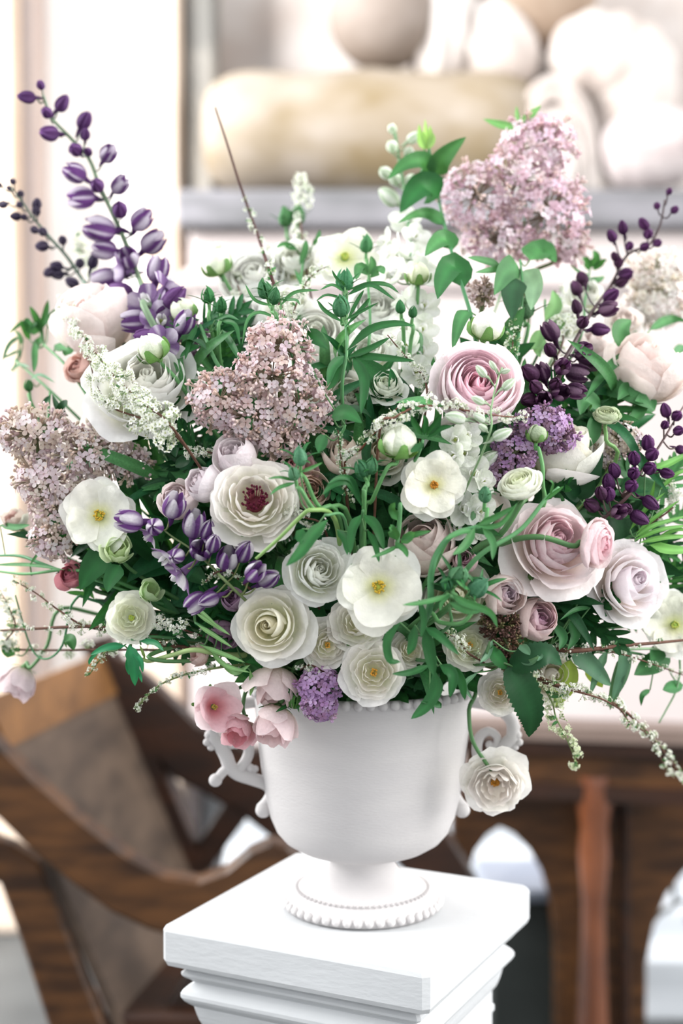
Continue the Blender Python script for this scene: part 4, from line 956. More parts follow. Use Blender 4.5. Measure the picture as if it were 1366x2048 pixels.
# ---- small sprig of pale buds before the pink ranunculus
T = thing_at('bud_sprig', 'thin sprig of small pale green bells hanging before the large pink ranunculus', 'sprig', (985, 790), -.05)
sp = [(975, 880), (982, 820), (992, 770), (1004, 735)]
pstem(T, sp[::-1], -.05, .0012, '8fb080')
for (x, y, s, ax_) in ((962, 742, 30, (990, 775)), (985, 730, 22, (998, 750)), (1018, 768, 34, (988, 795)), (955, 800, 30, (983, 815)), (910, 835, 44, (975, 850)), (958, 835, 30, (978, 848)), (1012, 742, 20, (1002, 745)), (965, 855, 26, (975, 862)), (1005, 868, 42, (978, 880))):
    c = F(x, y, -.055); a = F(*ax_, -.05); d = (c - a).normalized(); L = s * mpp(c.y)
    T.local('bell', PM['whi0'], TRS(c - d * L * .5 - T.loc, frame(d, U(0, 6)), (L * .75, L * .75, L)))
    T.world('pedicel', tube([a, a.lerp(c, .5) + Vector((0, 0, .003)), c - d * L * .4], .0007, 5), STEM, hexc('9ab98a'))

# ---- lilacs
PK = ['eacedc', 'e2bdd0', 'eed9e2', 'd9b1c6', 'e3c4c2', 'c99cab']
lilac('large upright pink lilac panicle at the top right', [(1078, 285, 72, 52), (1040, 360, 72, 62), (952, 395, 70, 66), (1092, 425, 82, 84), (1000, 478, 74, 48), (1140, 490, 34, 36)], PK, .05, 23, .28, 420, via=[(1048, 560, .01), (1045, 700, .03)])
PK2 = ['e6cfd6', 'dfc0ca', 'ead7da', 'd6b4b8', 'd0b0a4', 'bf9a92']
lilac('dusty pink lilac panicle left of the middle, above the rosebuds', [(560, 690, 66, 52), (545, 752, 82, 58), (440, 800, 58, 60), (598, 808, 66, 62), (510, 828, 70, 56), (560, 880, 50, 34)], PK2, .0, 22, .34, 420, via=[(560, 930, .05)])
PK3 = ['e6d4d6', 'ddc3ca', 'e9dcda', 'd0b4b8', 'd8c6b4', 'b9a08c']
lilac('pale buff pink lilac panicle spreading at the left edge', [(70, 865, 84, 48), (180, 905, 84, 48), (95, 960, 66, 56), (262, 925, 38, 36), (110, 1020, 46, 48), (105, 1075, 44, 44)], PK3, .0, 22, .38, 420, via=[(200, 1060, .04), (420, 1180, .08)])
PU = ['b48cc0', 'a87cb4', 'c4a2cc', '9a6ea4', '8a6088']
lilac('short mauve lilac tip hanging over the urn rim', [(640, 1372, 44, 38), (640, 1408, 36, 34)], PU, -.02, 19, .12, 200, gam=.7, via=[(640, 1330, .03)])
lilac('mauve lilac panicle at the right beneath the plum delphinium', [(1085, 850, 58, 36), (1030, 905, 46, 42), (1110, 875, 44, 30), (1000, 940, 36, 34)], ['b892c2', 'a980b4', 'c6a6cc', '9c7a98', '86667c'], .01, 19, .22, 260, gam=.8, via=[(1000, 1000, .03)])
lilac('cream lilac panicle cut by the right edge', [(1310, 545, 62, 46), (1325, 600, 60, 54), (1285, 610, 40, 36)], ['efe6d8', 'e9dccb', 'f1ebe2', 'e6d8c6', 'dccbb0'], .10, 22, .15, 220, gam=.36, via=[(1260, 700, .02)])
lilac('small faded pink lilac cluster under the large pink lilac', [(964, 585, 24, 26)], ['d2b0b2', 'c4a09c', 'b99a8a', 'a98a7a'], .05, 17, .5, 60, via=[(960, 640, .0)])
lilac('brown mauve cluster of closed lilac buds at the lower right', [(1000, 1250, 36, 28), (1015, 1285, 26, 28), (1024, 1325, 14, 22)], ['8a6f68', '7a5f5a', '9a8070', '8f8a66', '6a5048'], -.01, 16, 1.0, 130, gam=1, via=[(990, 1330, .03)])
lilac('pale lilac clump half hidden behind the seed pod at the right', [(1240, 880, 44, 36), (1200, 905, 30, 34)], ['e6d8d8', 'dcc9cc', 'd2bfae', 'b8a68c'], .04, 18, .4, 120, via=[(1190, 980, .0)])
lilac('dull purple lilac clump in shade under the purple delphinium', [(420, 690, 56, 44), (350, 665, 40, 34)], ['8f7088', '7c5c78', 'a085a0', '6a4a62'], .09, 20, .25, 130, gam=.9, via=[(440, 800, .0)])

# ---- delphiniums
spike('tall purple delphinium spike leaning at the upper left', [(86, 190), (104, 236), (140, 275), (178, 318), (198, 370), (222, 420), (248, 478), (272, 540), (298, 610), (330, 690)],
 [(57, 197, 32, 'pur0'), (88, 178, 22, 'pur0'), (127, 211, 34, 'pur0'), (104, 237, 28, 'pur0'), (105, 273, 40, 'pur0'), (172, 247, 36, 'pur0'), (176, 276, 26, 'pur0'), (158, 307, 34, 'pur0'), (182, 311, 22, 'pur0'), (221, 315, 38, 'pur1'), (157, 352, 44, 'pur1'), (168, 398, 50, 'pur1'), (203, 380, 36, 'pur0'), (241, 374, 38, 'pur1'), (244, 424, 40, 'pur0'), (284, 444, 46, 'pur1'), (206, 462, 58, 'pur1'), (305, 487, 50, 'pur1'), (212, 500, 46, 'pur1'), (230, 545, 54, 'pur2'), (215, 560, 52, 'pur1'), (262, 520, 46, 'pur1'), (290, 597, 62, 'pur2'), (244, 585, 50, 'pur0'), (326, 638, 60, 'pur2'), (318, 545, 50, 'pur1'), (345, 560, 54, 'pur2'), (350, 600, 50, 'pur0'), (275, 645, 52, 'pur1'), (330, 690, 52, 'pur2'), (372, 650, 46, 'pur1'), (300, 680, 50, 'pur0')], .03, '7f9a78', '6a7a68')
spike('thin slate purple delphinium tip at the far left', [(20, 372), (45, 405), (70, 440), (100, 475), (135, 515), (165, 560), (230, 660)],
 [(5, 376, 16, 'slate0'), (33, 369, 16, 'slate0'), (30, 386, 12, 'slate0'), (48, 393, 17, 'slate0'), (15, 416, 20, 'slate0'), (46, 415, 17, 'slate0'), (36, 436, 22, 'slate0'), (54, 439, 17, 'slate0'), (80, 413, 24, 'slate0'), (80, 428, 22, 'slate0'), (75, 464, 20, 'slate0'), (95, 470, 22, 'slate0'), (90, 496, 28, 'slate0'), (130, 484, 22, 'slate0'), (118, 535, 26, 'slate0'), (120, 552, 26, 'slate0'), (152, 570, 28, 'slate0'), (165, 530, 24, 'slate0'), (190, 526, 28, 'slate0'), (105, 548, 26, 'slate0')], .06, '5f7a66', '4a5650', r=.0022)
spike('dark plum delphinium spike leaning at the right', [(1330, 400), (1320, 450), (1298, 490), (1255, 510), (1222, 570), (1180, 630), (1146, 690), (1115, 745), (1095, 800)],
 [(1332, 388, 16, 'vio0'), (1308, 416, 18, 'vio0'), (1343, 424, 20, 'vio0'), (1245, 457, 26, 'vio0'), (1283, 452, 26, 'vio0'), (1290, 472, 26, 'vio0'), (1218, 477, 26, 'vio0'), (1283, 498, 24, 'vio0'), (1306, 492, 22, 'vio0'), (1250, 498, 22, 'vio0'), (1222, 518, 20, 'plum0'), (1231, 529, 26, 'plum0'), (1165, 557, 32, 'plum0'), (1153, 577, 30, 'plum0'), (1246, 552, 34, 'vio0'), (1238, 567, 28, 'plum0'), (1214, 596, 34, 'vio0'), (1209, 621, 36, 'plum1'), (1151, 616, 28, 'plum0'), (1158, 648, 32, 'plum0'), (1197, 660, 34, 'vio0'), (1100, 665, 40, 'plum1'), (1096, 702, 32, 'plum0'), (1157, 704, 38, 'plum1'), (1115, 737, 38, 'plum1'), (1175, 725, 38, 'plum1'), (1150, 747, 44, 'plum1'), (1056, 748, 42, 'plum0'), (1082, 747, 36, 'plum1'), (1116, 786, 40, 'plum1'), (1144, 783, 38, 'plum1'), (1083, 800, 38, 'plum1'), (1056, 800, 38, 'plum0'), (1105, 770, 34, 'plum0'), (1066, 775, 34, 'plum0')], .03, '4f3a3c', '4f3f46', r=.0024)
spike('short violet delphinium cluster low at the right edge', [(1375, 800), (1350, 840), (1320, 890), (1285, 940), (1245, 990), (1215, 1030)],
 [(1327, 822, 28, 'vio0'), (1347, 832, 28, 'vio0'), (1323, 850, 22, 'vio0'), (1344, 862, 26, 'vio0'), (1290, 886, 34, 'vio0'), (1293, 908, 34, 'vio0'), (1260, 916, 32, 'vio0'), (1226, 941, 32, 'vio0'), (1256, 945, 32, 'vio0'), (1290, 936, 34, 'vio0'), (1324, 946, 28, 'vio0'), (1216, 965, 34, 'vio0'), (1253, 970, 34, 'vio0'), (1212, 987, 34, 'vio0'), (1293, 1004, 34, 'vio0'), (1226, 1021, 36, 'plum1'), (1273, 1034, 36, 'vio0'), (1182, 1010, 36, 'plum0'), (1245, 1016, 30, 'plum0'), (1195, 985, 32, 'plum0'), (1360, 900, 24, 'vio0')], .0, '5f4444', '6a5a55', r=.0018)
spike('purple and white striped delphinium cluster at the left front', [(300, 1035), (340, 1070), (385, 1100), (430, 1140), (480, 1190)],
 [(350, 1012, 52, 'str1'), (268, 1040, 52, 'str1'), (318, 1050, 46, 'str0'), (292, 1078, 38, 'str2'), (390, 1050, 54, 'str1'), (416, 1060, 40, 'str0'), (404, 1098, 50, 'str1'), (456, 1118, 50, 'str1'), (490, 1102, 48, 'str0'), (328, 1122, 50, 'str2'), (346, 1160, 60, 'str2'), (512, 1142, 46, 'str1'), (538, 1156, 48, 'str0'), (396, 1202, 46, 'str1'), (422, 1196, 40, 'str0'), (360, 1108, 40, 'str0'), (430, 1085, 40, 'str0')], -.02, '7f9560', '8a9860', r=.0015)
spike('blurred white larkspur spike standing tall behind the centre', [(790, 262), (800, 330), (812, 400), (820, 480), (826, 560), (832, 660), (836, 760)],
 [(783, 265, 24, 'whi0'), (783, 298, 30, 'whi0'), (827, 277, 28, 'whi0'), (817, 308, 26, 'whi0'), (770, 352, 32, 'whi0'), (788, 367, 32, 'whi0'), (820, 368, 30, 'whi0'), (778, 400, 42, 'whi0'), (808, 440, 48, 'whi2'), (834, 474, 44, 'whi2'), (775, 500, 50, 'whi2'), (832, 512, 50, 'whi2'), (784, 545, 50, 'whi2'), (846, 545, 50, 'whi2'), (800, 590, 50, 'whi2'), (848, 610, 50, 'whi2'), (786, 640, 50, 'whi2'), (846, 656, 48, 'whi2'), (806, 690, 48, 'whi2'), (842, 702, 48, 'whi2'), (775, 740, 48, 'whi2'), (830, 745, 48, 'whi2'), (760, 480, 40, 'whi2'), (758, 545, 44, 'whi2'), (765, 690, 44, 'whi2')], .09, '6fa070', '8fb088', name='larkspur_stem', cat='larkspur')
spike('white larkspur florets clustered right of the orange eyed flower', [(905, 850), (930, 900), (945, 960), (945, 1020), (930, 1080)],
 [(905, 880, 46, 'whi2'), (932, 870, 44, 'whi2'), (898, 910, 42, 'whi2'), (945, 945, 54, 'whi2'), (925, 905, 44, 'whi2'), (975, 918, 38, 'whi0'), (925, 1015, 52, 'whi2'), (958, 1018, 48, 'whi2'), (912, 1052, 46, 'whi2'), (948, 1055, 44, 'whi2'), (970, 960, 38, 'whi2')], .02, '6fa070', '8fb088', name='larkspur_stem', cat='larkspur')

# ---- blossoming twigs
spirea('arching twig thick with tiny white blossoms, crossing the left white ranunculus', [(120, 598), (150, 650), (190, 705), (235, 760), (290, 810), (350, 862)], -.05, 2.6, 34, .08, leaflets=.1, taper=.6)
spirea('white blossom spray hanging below the left white ranunculus', [(180, 725, 0), (195, 775, 0), (225, 815, 0), (290, 840, 0), (360, 880, .01)], -.03, 2.4, 34, .12, leaflets=.15)
spirea('bare brown twig with tiny buds reaching out at the lower left', [(-20, 1262), (60, 1258), (140, 1254), (210, 1256), (330, 1290, .02), (460, 1300, .06)], -.01, .8, 16, .6, r=.0024, leaflets=.2)
spirea('forked thin twig dotted with white blossoms at the lower left', [(25, 1160), (70, 1185), (120, 1222), (180, 1255), (300, 1270, .03)], -.01, 1.4, 18, .4, leaflets=.3)
spirea('cream blossom cluster twig at the left edge below the pale lilac', [(0, 1180), (20, 1220), (30, 1255), (10, 1290), (60, 1300, .02), (300, 1300, .06)], .01, 1.6, 24, .3, leaflets=.3)
spirea('hanging twig of white beads over the dark chair back', [(275, 1418), (282, 1405), (320, 1370), (362, 1352), (400, 1342), (480, 1330, .02)], -.01, 1.6, 14, .45, leaflets=.4, twig='6a7a4a')
spirea('short drooping blossom twig above the armchair rail', [(178, 1350), (195, 1325), (215, 1300), (250, 1285), (330, 1280, .03)], -.01, 1.5, 16, .6, leaflets=.6, twig='6a7a4a')
spirea('long bare dark twig pointing up above the middle', [(430, 214), (455, 290), (480, 370), (510, 455), (535, 530), (552, 585), (585, 700, .03)], .02, .55, 17, .7, r=.0022, twig='4a2f2c', leaflets=.25, t0=.38)
spirea('blossoming twig lying across below the pink ranunculus', [(1055, 835), (1000, 832), (940, 822), (880, 812), (830, 815), (790, 835), (760, 860, .02)], -.045, 2.0, 24, .15, leaflets=.1, twig='7a5548')
spirea('brown twig with green buds left of the plump central white bud', [(795, 815), (775, 840), (745, 870), (720, 900), (690, 925, .02)], -.02, 1.8, 22, .65, leaflets=.4, twig='6a4030')
spirea('upright sprig of tiny green buds in the dark centre', [(676, 860), (680, 900), (686, 945), (695, 1000, .02)], -.01, 1.8, 18, .8, leaflets=.5)
spirea('blurred white blossom tip at the top, over the pair of green buds', [(604, 352), (602, 385), (600, 430), (610, 520)], .13, 1.6, 26, .1, leaflets=0)
spirea('blurred white blossom twig beside the pale highest bud', [(440, 490), (450, 520), (470, 560), (500, 640)], .13, 1.8, 24, .1, leaflets=0)
spirea('white blossom spray on thin branchlets right of the bare twig', [(660, 530), (625, 550), (600, 590), (585, 640), (590, 700)], .04, 1.8, 20, .3, leaflets=.2)
spirea('white blossom twig against the white larkspur', [(775, 670), (800, 700), (830, 735), (850, 760), (850, 830)], .02, 2.0, 18, .25, leaflets=.2)
spirea('upright twig with small green leaflets behind the white bud', [(1035, 625), (1028, 670), (1020, 715), (1000, 800)], .04, 2.0, 22, .7, leaflets=1.4)
spirea('blurred white blossom mass behind the plum delphinium', [(1110, 580), (1120, 620), (1125, 660), (1110, 720)], .10, 2.4, 34, .1, leaflets=.1)
spirea('brown branch running out level at the right, below the pale rose', [(1390, 1278), (1320, 1285), (1240, 1292), (1150, 1302), (1080, 1300, .03)], -.01, .4, 15, .6, r=.0026, leaflets=.4)
spirea('thin side twig with pale blossoms right of the yellow leaves', [(1366, 1350), (1310, 1330), (1250, 1310), (1180, 1298), (1090, 1300, .03)], .0, 1.0, 16, .4, leaflets=.4)
spirea('long drooping twig with pale buds over the dark table', [(1375, 1570), (1345, 1525), (1300, 1470), (1240, 1415), (1180, 1388), (1120, 1372), (1050, 1350, .03)], -.01, 1.1, 18, .55, r=.002, leaflets=.5)
spirea('second drooping twig tip with tiny buds beside the longer one', [(1360, 1560), (1330, 1530), (1295, 1470), (1260, 1445), (1230, 1412), (1140, 1380)], -.02, 1.1, 18, .55, leaflets=.3, r=.0011)
spirea('dense hanging tassel of pale green blossoms before the table edge', [(1158, 1538), (1145, 1505), (1130, 1470), (1112, 1435), (1102, 1400), (1070, 1360, .02), (1000, 1340, .05)], -.01, 2.0, 26, .35, col='eaf0d4', leaflets=.1, r=.0011, twig='7a8a5a')
spirea('white blossom twig behind the violet delphinium at the right edge', [(1330, 960), (1345, 980), (1350, 1010), (1280, 1060, .03)], .02, 2.2, 22, .25, leaflets=.2)
spirea('small white blossom twig under the burgundy centred flower', [(560, 1040), (585, 1025), (610, 1035), (650, 1060, .02)], -.01, 2.4, 20, .2, leaflets=.1)
spirea('tiny seed like blossoms in the dark gap above the ruffled white rose', [(600, 1085), (585, 1110), (590, 1140), (620, 1180, .02)], .02, 2.0, 14, .3, leaflets=.2)
spirea('pale blossom tuft between the large cream rose and the mauve lilac tip', [(600, 1340), (620, 1330), (650, 1345), (670, 1360, .02)], -.01, 2.4, 20, .3, leaflets=.1)
spirea('white blossom tuft left of the topmost lilac rosebud', [(370, 905), (395, 908), (420, 905), (450, 930, .03)], .01, 2.2, 22, .2, leaflets=.2)
spirea('white blossom tuft below the small creamy green flower', [(310, 1245), (335, 1250), (365, 1258), (420, 1275, .03)], .0, 2.2, 24, .1, leaflets=.2)
spirea('greenish bud tuft over the ivory blooms below the greenish cream rose', [(890, 1265), (915, 1278), (935, 1305), (960, 1330, .02)], -.02, 2.2, 22, .5, leaflets=.2)
spirea('green beaded twig over the striped purple cluster', [(410, 1165), (425, 1150), (450, 1140), (480, 1160, .02)], -.03, 2.0, 20, .8, leaflets=.4)
spirea('blurred white blossom twig left of the thin slate delphinium', [(150, 470), (165, 500), (180, 540), (220, 620)], .12, 1.8, 26, .2, leaflets=.2)

# ------------------------------------------------------------------ greenery
g = 'greenery'
# tall stem with heart-shaped leaves
T = thing_at('leafy_stem', 'tall thin stem of heart shaped leaves with a lime tip, left of the pink lilac', g, (900, 480), .03)
pstem(T, [(858, 295), (868, 350), (882, 420), (902, 500), (925, 575), (945, 650), (950, 760, .02)], .03, .0024, '3f7f4c')
for pts, w, c in (([(866, 350), (845, 322), (810, 330), (776, 358)], 44, LM), ([(878, 395), (850, 372), (825, 392), (800, 426)], 66, LG), ([(872, 350), (880, 325), (902, 300), (932, 274)], 46, LM), ([(890, 450), (860, 428), (830, 430), (796, 446)], 28, LM), ([(905, 500), (890, 478), (868, 490), (850, 512)], 44, LM), ([(928, 575), (908, 530), (885, 560), (875, 598)], 58, LG)):
    pleaf(T, [(*p, -.012 * i) for i, p in enumerate(pts)], .03, w, 'heart', c, .25)
for dx_, h in ((-12, 50), (0, 60), (10, 48), (-4, 36), (14, 34)):
    pleaf(T, [(852 + dx_ * .3, 298), (852 + dx_ * .9, 280), (850 + dx_, 298 - h)], .03 - abs(dx_) * .0006, 15, 'ovate', 'a8d87c', .5)
# lilac leaves below the large panicle
T = thing_at('lilac_leaf_sprig', 'cluster of broad green lilac leaves directly under the large pink lilac', g, (1040, 570), .03)
pstem(T, [(1040, 520), (1045, 570), (1040, 640, .01), (1020, 760, .03)], .03, .002, '4f8f58')
for pts, w, c in (([(1060, 520), (1085, 500), (1112, 525)], 60, LM), ([(1035, 530), (1010, 545), (988, 590)], 52, LM), ([(1030, 555), (1022, 590), (1024, 640)], 56, LD), ([(1050, 540), (1066, 575), (1062, 620)], 50, '86ac86'), ([(1030, 530), (985, 540), (950, 545)], 18, LM), ([(1000, 530), (960, 520), (935, 515)], 20, LM), ([(935, 620), (920, 645), (905, 700)], 34, LM)):
    pleaf(T, [(*p, -.01 * i) for i, p in enumerate(pts)], .03, w, 'heart', c, .25)
T = thing_at('lilac_shoot', 'small pair of green leaves sprouting above the large pink lilac', g, (1035, 250), .05)
pstem(T, [(1038, 240), (1040, 280), (1042, 340), (1045, 460)], .06, .0012, '6fae66')
for pts, w in (([(1034, 256), (1000, 250), (966, 238)], 20), ([(1042, 246), (1060, 232), (1082, 210)], 18), ([(1037, 246), (1034, 230), (1033, 212)], 10)):
    pleaf(T, pts, .045, w, 'ovate', '7fc077', .3)

def straps(label, stem, leaves, dy, col=LG, w=16, r=.0022, sc='5f9a62', shape='strap', name='ranunculus_greens', fold=.45):
    T = thing_at(name, label, g, stem[0], dy); pstem(T, stem, dy, r, sc)
    for L in leaves:
        ww = w
        if isinstance(L[-1], (int, float)): ww = L[-1]; L = L[:-1]
        pleaf(T, [(*p, -.010 * i) if len(p) == 2 else p for i, p in enumerate(L)], dy - .004, ww, shape, col, fold)
    return T
straps('whorl of long curved strappy leaves in the centre top under two green buds', [(692, 650), (693, 710), (684, 790, .02)], [
 [(695, 700), (740, 660), (790, 648), (828, 652), 18], [(695, 715), (740, 698), (780, 675), 15], [(700, 710), (760, 716), (830, 722), 17], [(705, 712), (728, 760), (722, 828), 22],
 [(688, 712), (665, 735), (655, 772), 20], [(684, 715), (672, 760), (655, 782), 15], [(690, 655), (730, 610), (740, 596), 9], [(690, 640), (720, 625), (757, 605), 7], [(695, 640), (716, 600), (728, 580), 8],
 [(686, 645), (650, 622), (634, 600), 10], [(690, 585), (665, 570), (640, 580), 7], [(695, 590), (740, 570), (790, 600), 12], [(694, 580), (740, 568), (775, 570), (798, 586), 10], [(690, 575), (672, 555), (664, 540), 6], [(693, 600), (655, 590), (632, 602), 6]], -.01, LG)
straps('two dark glossy leaves right of the pink middle lilac', [(690, 850), (680, 900, .02)], [[(664, 832), (692, 826), (724, 846), 36], [(600, 684), (626, 674), (656, 698), 36], [(585, 660), (600, 655), (618, 680), 20], [(650, 870), (640, 890), (636, 905), 26]], -.015, LG, shape='ovate', fold=.2)
straps('spray of narrow leaves under the plump central white bud', [(726, 1020), (722, 1060, .02)], [
 [(724, 1012), (700, 965), (668, 968), (645, 990), 18], [(722, 1010), (705, 962), (680, 955), (655, 968), 12], [(722, 1030), (705, 1060), (700, 1110), 20], [(728, 1030), (752, 1055), (768, 1100), 22], [(735, 1060), (750, 1090), (758, 1125), 14], [(675, 1060), (690, 1080), (695, 1110), 16]], -.02, LG)
straps('long dark leaf slanting down to the ruffled white rose', [(650, 1030), (690, 1040, .03)], [[(655, 1040), (625, 1070), (600, 1105), (572, 1132), 26], [(605, 1058), (600, 1075), (604, 1088), 20]], -.05, LG)
straps('thin bent green stem with fine leaflets over the burgundy centred flower', [(512, 1118), (560, 1075), (600, 1035), (625, 1020), (670, 1040, .03)], [[(590, 962), (560, 955), (535, 958), 7], [(592, 965), (560, 975), (540, 990), 9], [(600, 945), (625, 935), (645, 925), 8]], -.045, LM, r=.0026, sc='8fb56a')
straps('cascade of strappy leaves falling over the urn rim', [(862, 1270), (860, 1320, .02)], [
 [(850, 1255), (860, 1310), (868, 1352), 26], [(868, 1340), (872, 1380), (850, 1415), (822, 1438), 28], [(800, 1245), (775, 1280), (780, 1320), (802, 1324), 18], [(850, 1255), (880, 1275), (918, 1310), 20], [(838, 1200), (848, 1240), (842, 1275), 14], [(880, 1330), (905, 1350), (900, 1395), 24], [(900, 1330), (922, 1360), (930, 1400), 20], [(830, 1250), (825, 1290), (816, 1310), 20], [(860, 1330), (820, 1345), (784, 1348), 14], [(860, 1395), (880, 1412), (840, 1402), 10]], -.05, LG, 20)
straps('curled green leaves around the three striped buds at the lower centre', [(900, 1215), (890, 1260, .03)], [
 [(900, 1188), (870, 1200), (830, 1208), (805, 1210), 12], [(905, 1190), (930, 1205), (980, 1225), (995, 1255), 16], [(940, 1180), (925, 1172), (912, 1160), 8], [(900, 1190), (885, 1205), (880, 1222), 10], [(900, 1205), (930, 1220), (960, 1225), 18]], -.06, LM)
straps('arching green stem of leaves sweeping under the white larkspur florets', [(960, 1052), (905, 1070), (875, 1105), (862, 1150), (850, 1240, .02)], [[(955, 1050), (990, 1035), (1030, 1012), 14], [(950, 1052), (1000, 1050), (1035, 1005), 12], [(950, 1055), (930, 1090), (905, 1110), 18], [(965, 1055), (985, 1085), (985, 1120), 16], [(945, 1060), (920, 1065), (890, 1080), 14]], -.055, LM, r=.0036, sc='4f8f5a')
straps('thin green tendril before the white small ranunculus', [(1118, 975), (1090, 1000), (1040, 1060), (960, 1110), (900, 1180, .03)], [[(1090, 1000), (1110, 985), (1128, 972), 8], [(1100, 990), (1105, 968), (1098, 960), 7]], -.05, LM, r=.0028)
T = thing_at('rose_leaf_sprig', 'three dark serrated rose leaves at the right side of the urn', g, (1040, 1340), -.03)
pstem(T, [(1030, 1335), (1000, 1325), (950, 1330, .02)], -.03, .0018, '4f7a48')
for pts, w, c in (([(1012, 1335, 0), (1042, 1375, -.012), (1062, 1430, -.02), (1058, 1474, -.02)], 70, LD), ([(1020, 1338, 0), (1055, 1318, -.01), (1095, 1308, -.015), (1124, 1330, -.015)], 56, LD), ([(1015, 1335, 0), (990, 1310, -.008), (985, 1290, -.01)], 30, LG)):
    pleaf(T, pts, -.03, w, 'ovate', c, .16, .08, (.1, -1, .35), m=5)
straps('yellow green leaves at the right below the pale rose', [(1130, 1300), (1060, 1310, .03)], [[(1140, 1320), (1130, 1370), (1108, 1415), 46], [(1170, 1340), (1195, 1360), (1205, 1375), 24]], .03, 'a9c65a', shape='ovate', name='foliage_sprig', fold=.2)
straps('drooping narrow grey green leaves right of the yellow leaves', [(1150, 1290), (1080, 1300, .03)], [[(1140, 1300), (1175, 1325), (1222, 1372), 40], [(1250, 1280), (1245, 1340), (1225, 1400), 30], [(1255, 1300), (1235, 1360), (1220, 1420), 26], [(1215, 1300), (1195, 1340), (1180, 1390), 18]], .02, LB_, shape='strap', name='foliage_sprig')
straps('dark leaf group by the right edge below the white open flower', [(1330, 1320), (1200, 1300, .03)], [[(1340, 1310), (1300, 1330), (1268, 1350), 44], [(1366, 1370), (1340, 1375), (1325, 1380), 26], [(1330, 1290), (1310, 1312), (1300, 1320), 34], [(1300, 1380), (1285, 1390), (1282, 1412), 12]], .03, LG, shape='ovate', name='foliage_sprig', fold=.2)
T = thing_at('leaf_tendril', 'thin curling pale tendril at the right edge above the table', g, (1345, 1400), .02)
pstem(T, [(1318, 1445), (1335, 1415), (1352, 1380), (1360, 1330), (1340, 1300), (1200, 1300, .03)], .02, .0016, 'a8c8a0')
straps('bright grass like leaves at the right edge under the violet delphinium', [(1290, 1060), (1230, 1090, .03)], [
 [(1270, 1075), (1310, 1050), (1380, 1030), 10], [(1270, 1080), (1320, 1060), (1385, 1050), 10], [(1272, 1068), (1310, 1035), (1360, 1000), 9], [(1260, 1060), (1290, 1020), (1330, 985), 10], [(1280, 1085), (1330, 1075), (1390, 1072), 11], [(1300, 1090), (1340, 1100), (1390, 1100), 22], [(1290, 940), (1330, 930), (1390, 900), 16], [(1320, 980), (1350, 950), (1385, 935), 9], [(1275, 1045), (1300, 1000), (1310, 960), 9], [(1310, 1080), (1350, 1060), (1385, 1062), 8]], .01, '6aa852', 10)
straps('dark broad leaves between the ivory rose and the violet delphinium', [(1180, 960), (1150, 1020, .03)], [[(1165, 985), (1180, 940), (1205, 905), 50], [(1150, 990), (1175, 975), (1190, 960), 40], [(1160, 1000), (1140, 975), (1150, 950), 36]], .03, LD, shape='ovate', name='foliage_sprig')
straps('green stems and leaves under the peachy blush rose at the right edge', [(1200, 760), (1150, 850, .03)], [[(1260, 700), (1210, 745), (1170, 800), 22], [(1275, 790), (1250, 780), (1235, 800), 30], [(1245, 700), (1240, 660), (1262, 640), 40], [(1300, 660), (1340, 640), (1380, 645), 22], [(1200, 820), (1170, 800), (1160, 830), 40], [(1290, 800), (1275, 830), (1250, 850), 26], [(1366, 690), (1355, 710), (1352, 725), 24], [(1190, 830), (1185, 870), (1170, 900), 30], [(1310, 820), (1290, 800), (1270, 802), 34]], .04, LM, shape='ovate', name='foliage_sprig')
straps('heart shaped leaf with curling edges at the lower left', [(190, 1160), (300, 1200, .04)], [[(215, 1105), (185, 1135), (160, 1180), 62], [(240, 1130), (222, 1160), (215, 1185), 40]], .005, LG, shape='heart', name='foliage_sprig', fold=.2)
straps('feathery cut leaf hanging over the chair stile at the lower left', [(262, 1280), (330, 1275, .03)], [[(258, 1290), (268, 1325), (270, 1372), 26], [(262, 1300), (280, 1320), (286, 1345), 12], [(262, 1305), (256, 1330), (258, 1350), 12], [(250, 1292), (215, 1295), (180, 1310), 16], [(280, 1282), (310, 1285), (328, 1302), 12], [(262, 1320), (278, 1345), (284, 1365), 9], [(200, 1300), (182, 1318), (178, 1330), 8]], -.015, '2f8a5a')
straps('spiky green leaf fan at the far left beside the pale blush rose', [(88, 690), (135, 735), (220, 850, .04)], [[(80, 665), (75, 640), (60, 612), 16], [(82, 660), (92, 630), (97, 600), 16], [(78, 655), (48, 645), (15, 668), 9], [(85, 655), (110, 625), (122, 618), 13], [(84, 670), (72, 700), (70, 740), 18], [(84, 660), (60, 650), (62, 640), 30], [(70, 680), (70, 720), (68, 745), 12], [(110, 690), (135, 700), (130, 712), 30], [(60, 680), (50, 660), (40, 640), 12], [(95, 650), (110, 660), (112, 670), 14]], .05, LM)
straps('faint thin leaflets at the left edge above the pale lilac', [(30, 720), (120, 800, .04)], [[(40, 672), (18, 690), (4, 725), 10], [(45, 690), (38, 672), (28, 660), 10], [(20, 740), (40, 730), (60, 735), 8], [(40, 700), (20, 710), (2, 720), 7], [(60, 760), (80, 750), (110, 765), 8]], .07, LB_)
straps('dark loop of stem and leaf left of the shaded cream rose', [(100, 785), (98, 830), (110, 880, .03)], [[(100, 790), (88, 810), (92, 835), 10], [(105, 790), (118, 830), (108, 870), 12], [(125, 830), (130, 815), (135, 810), 30]], .03, LD)
straps('looped green stems reaching past the left edge below the pale lilac', [(-20, 1112), (40, 1112), (90, 1130), (200, 1170, .03)], [[(-20, 1130), (60, 1130), (130, 1140), 8], [(0, 1050), (30, 1055), (60, 1050), 14]], .02, LM, r=.0024, sc='4a8f5a')
straps('second looped green stem below the pale lilac at the left edge', [(-20, 1140), (50, 1148), (130, 1140), (200, 1150), (300, 1190, .04)], [[(60, 1130), (75, 1110), (88, 1100), 6]], .01, LM, r=.0022, sc='5fa060')
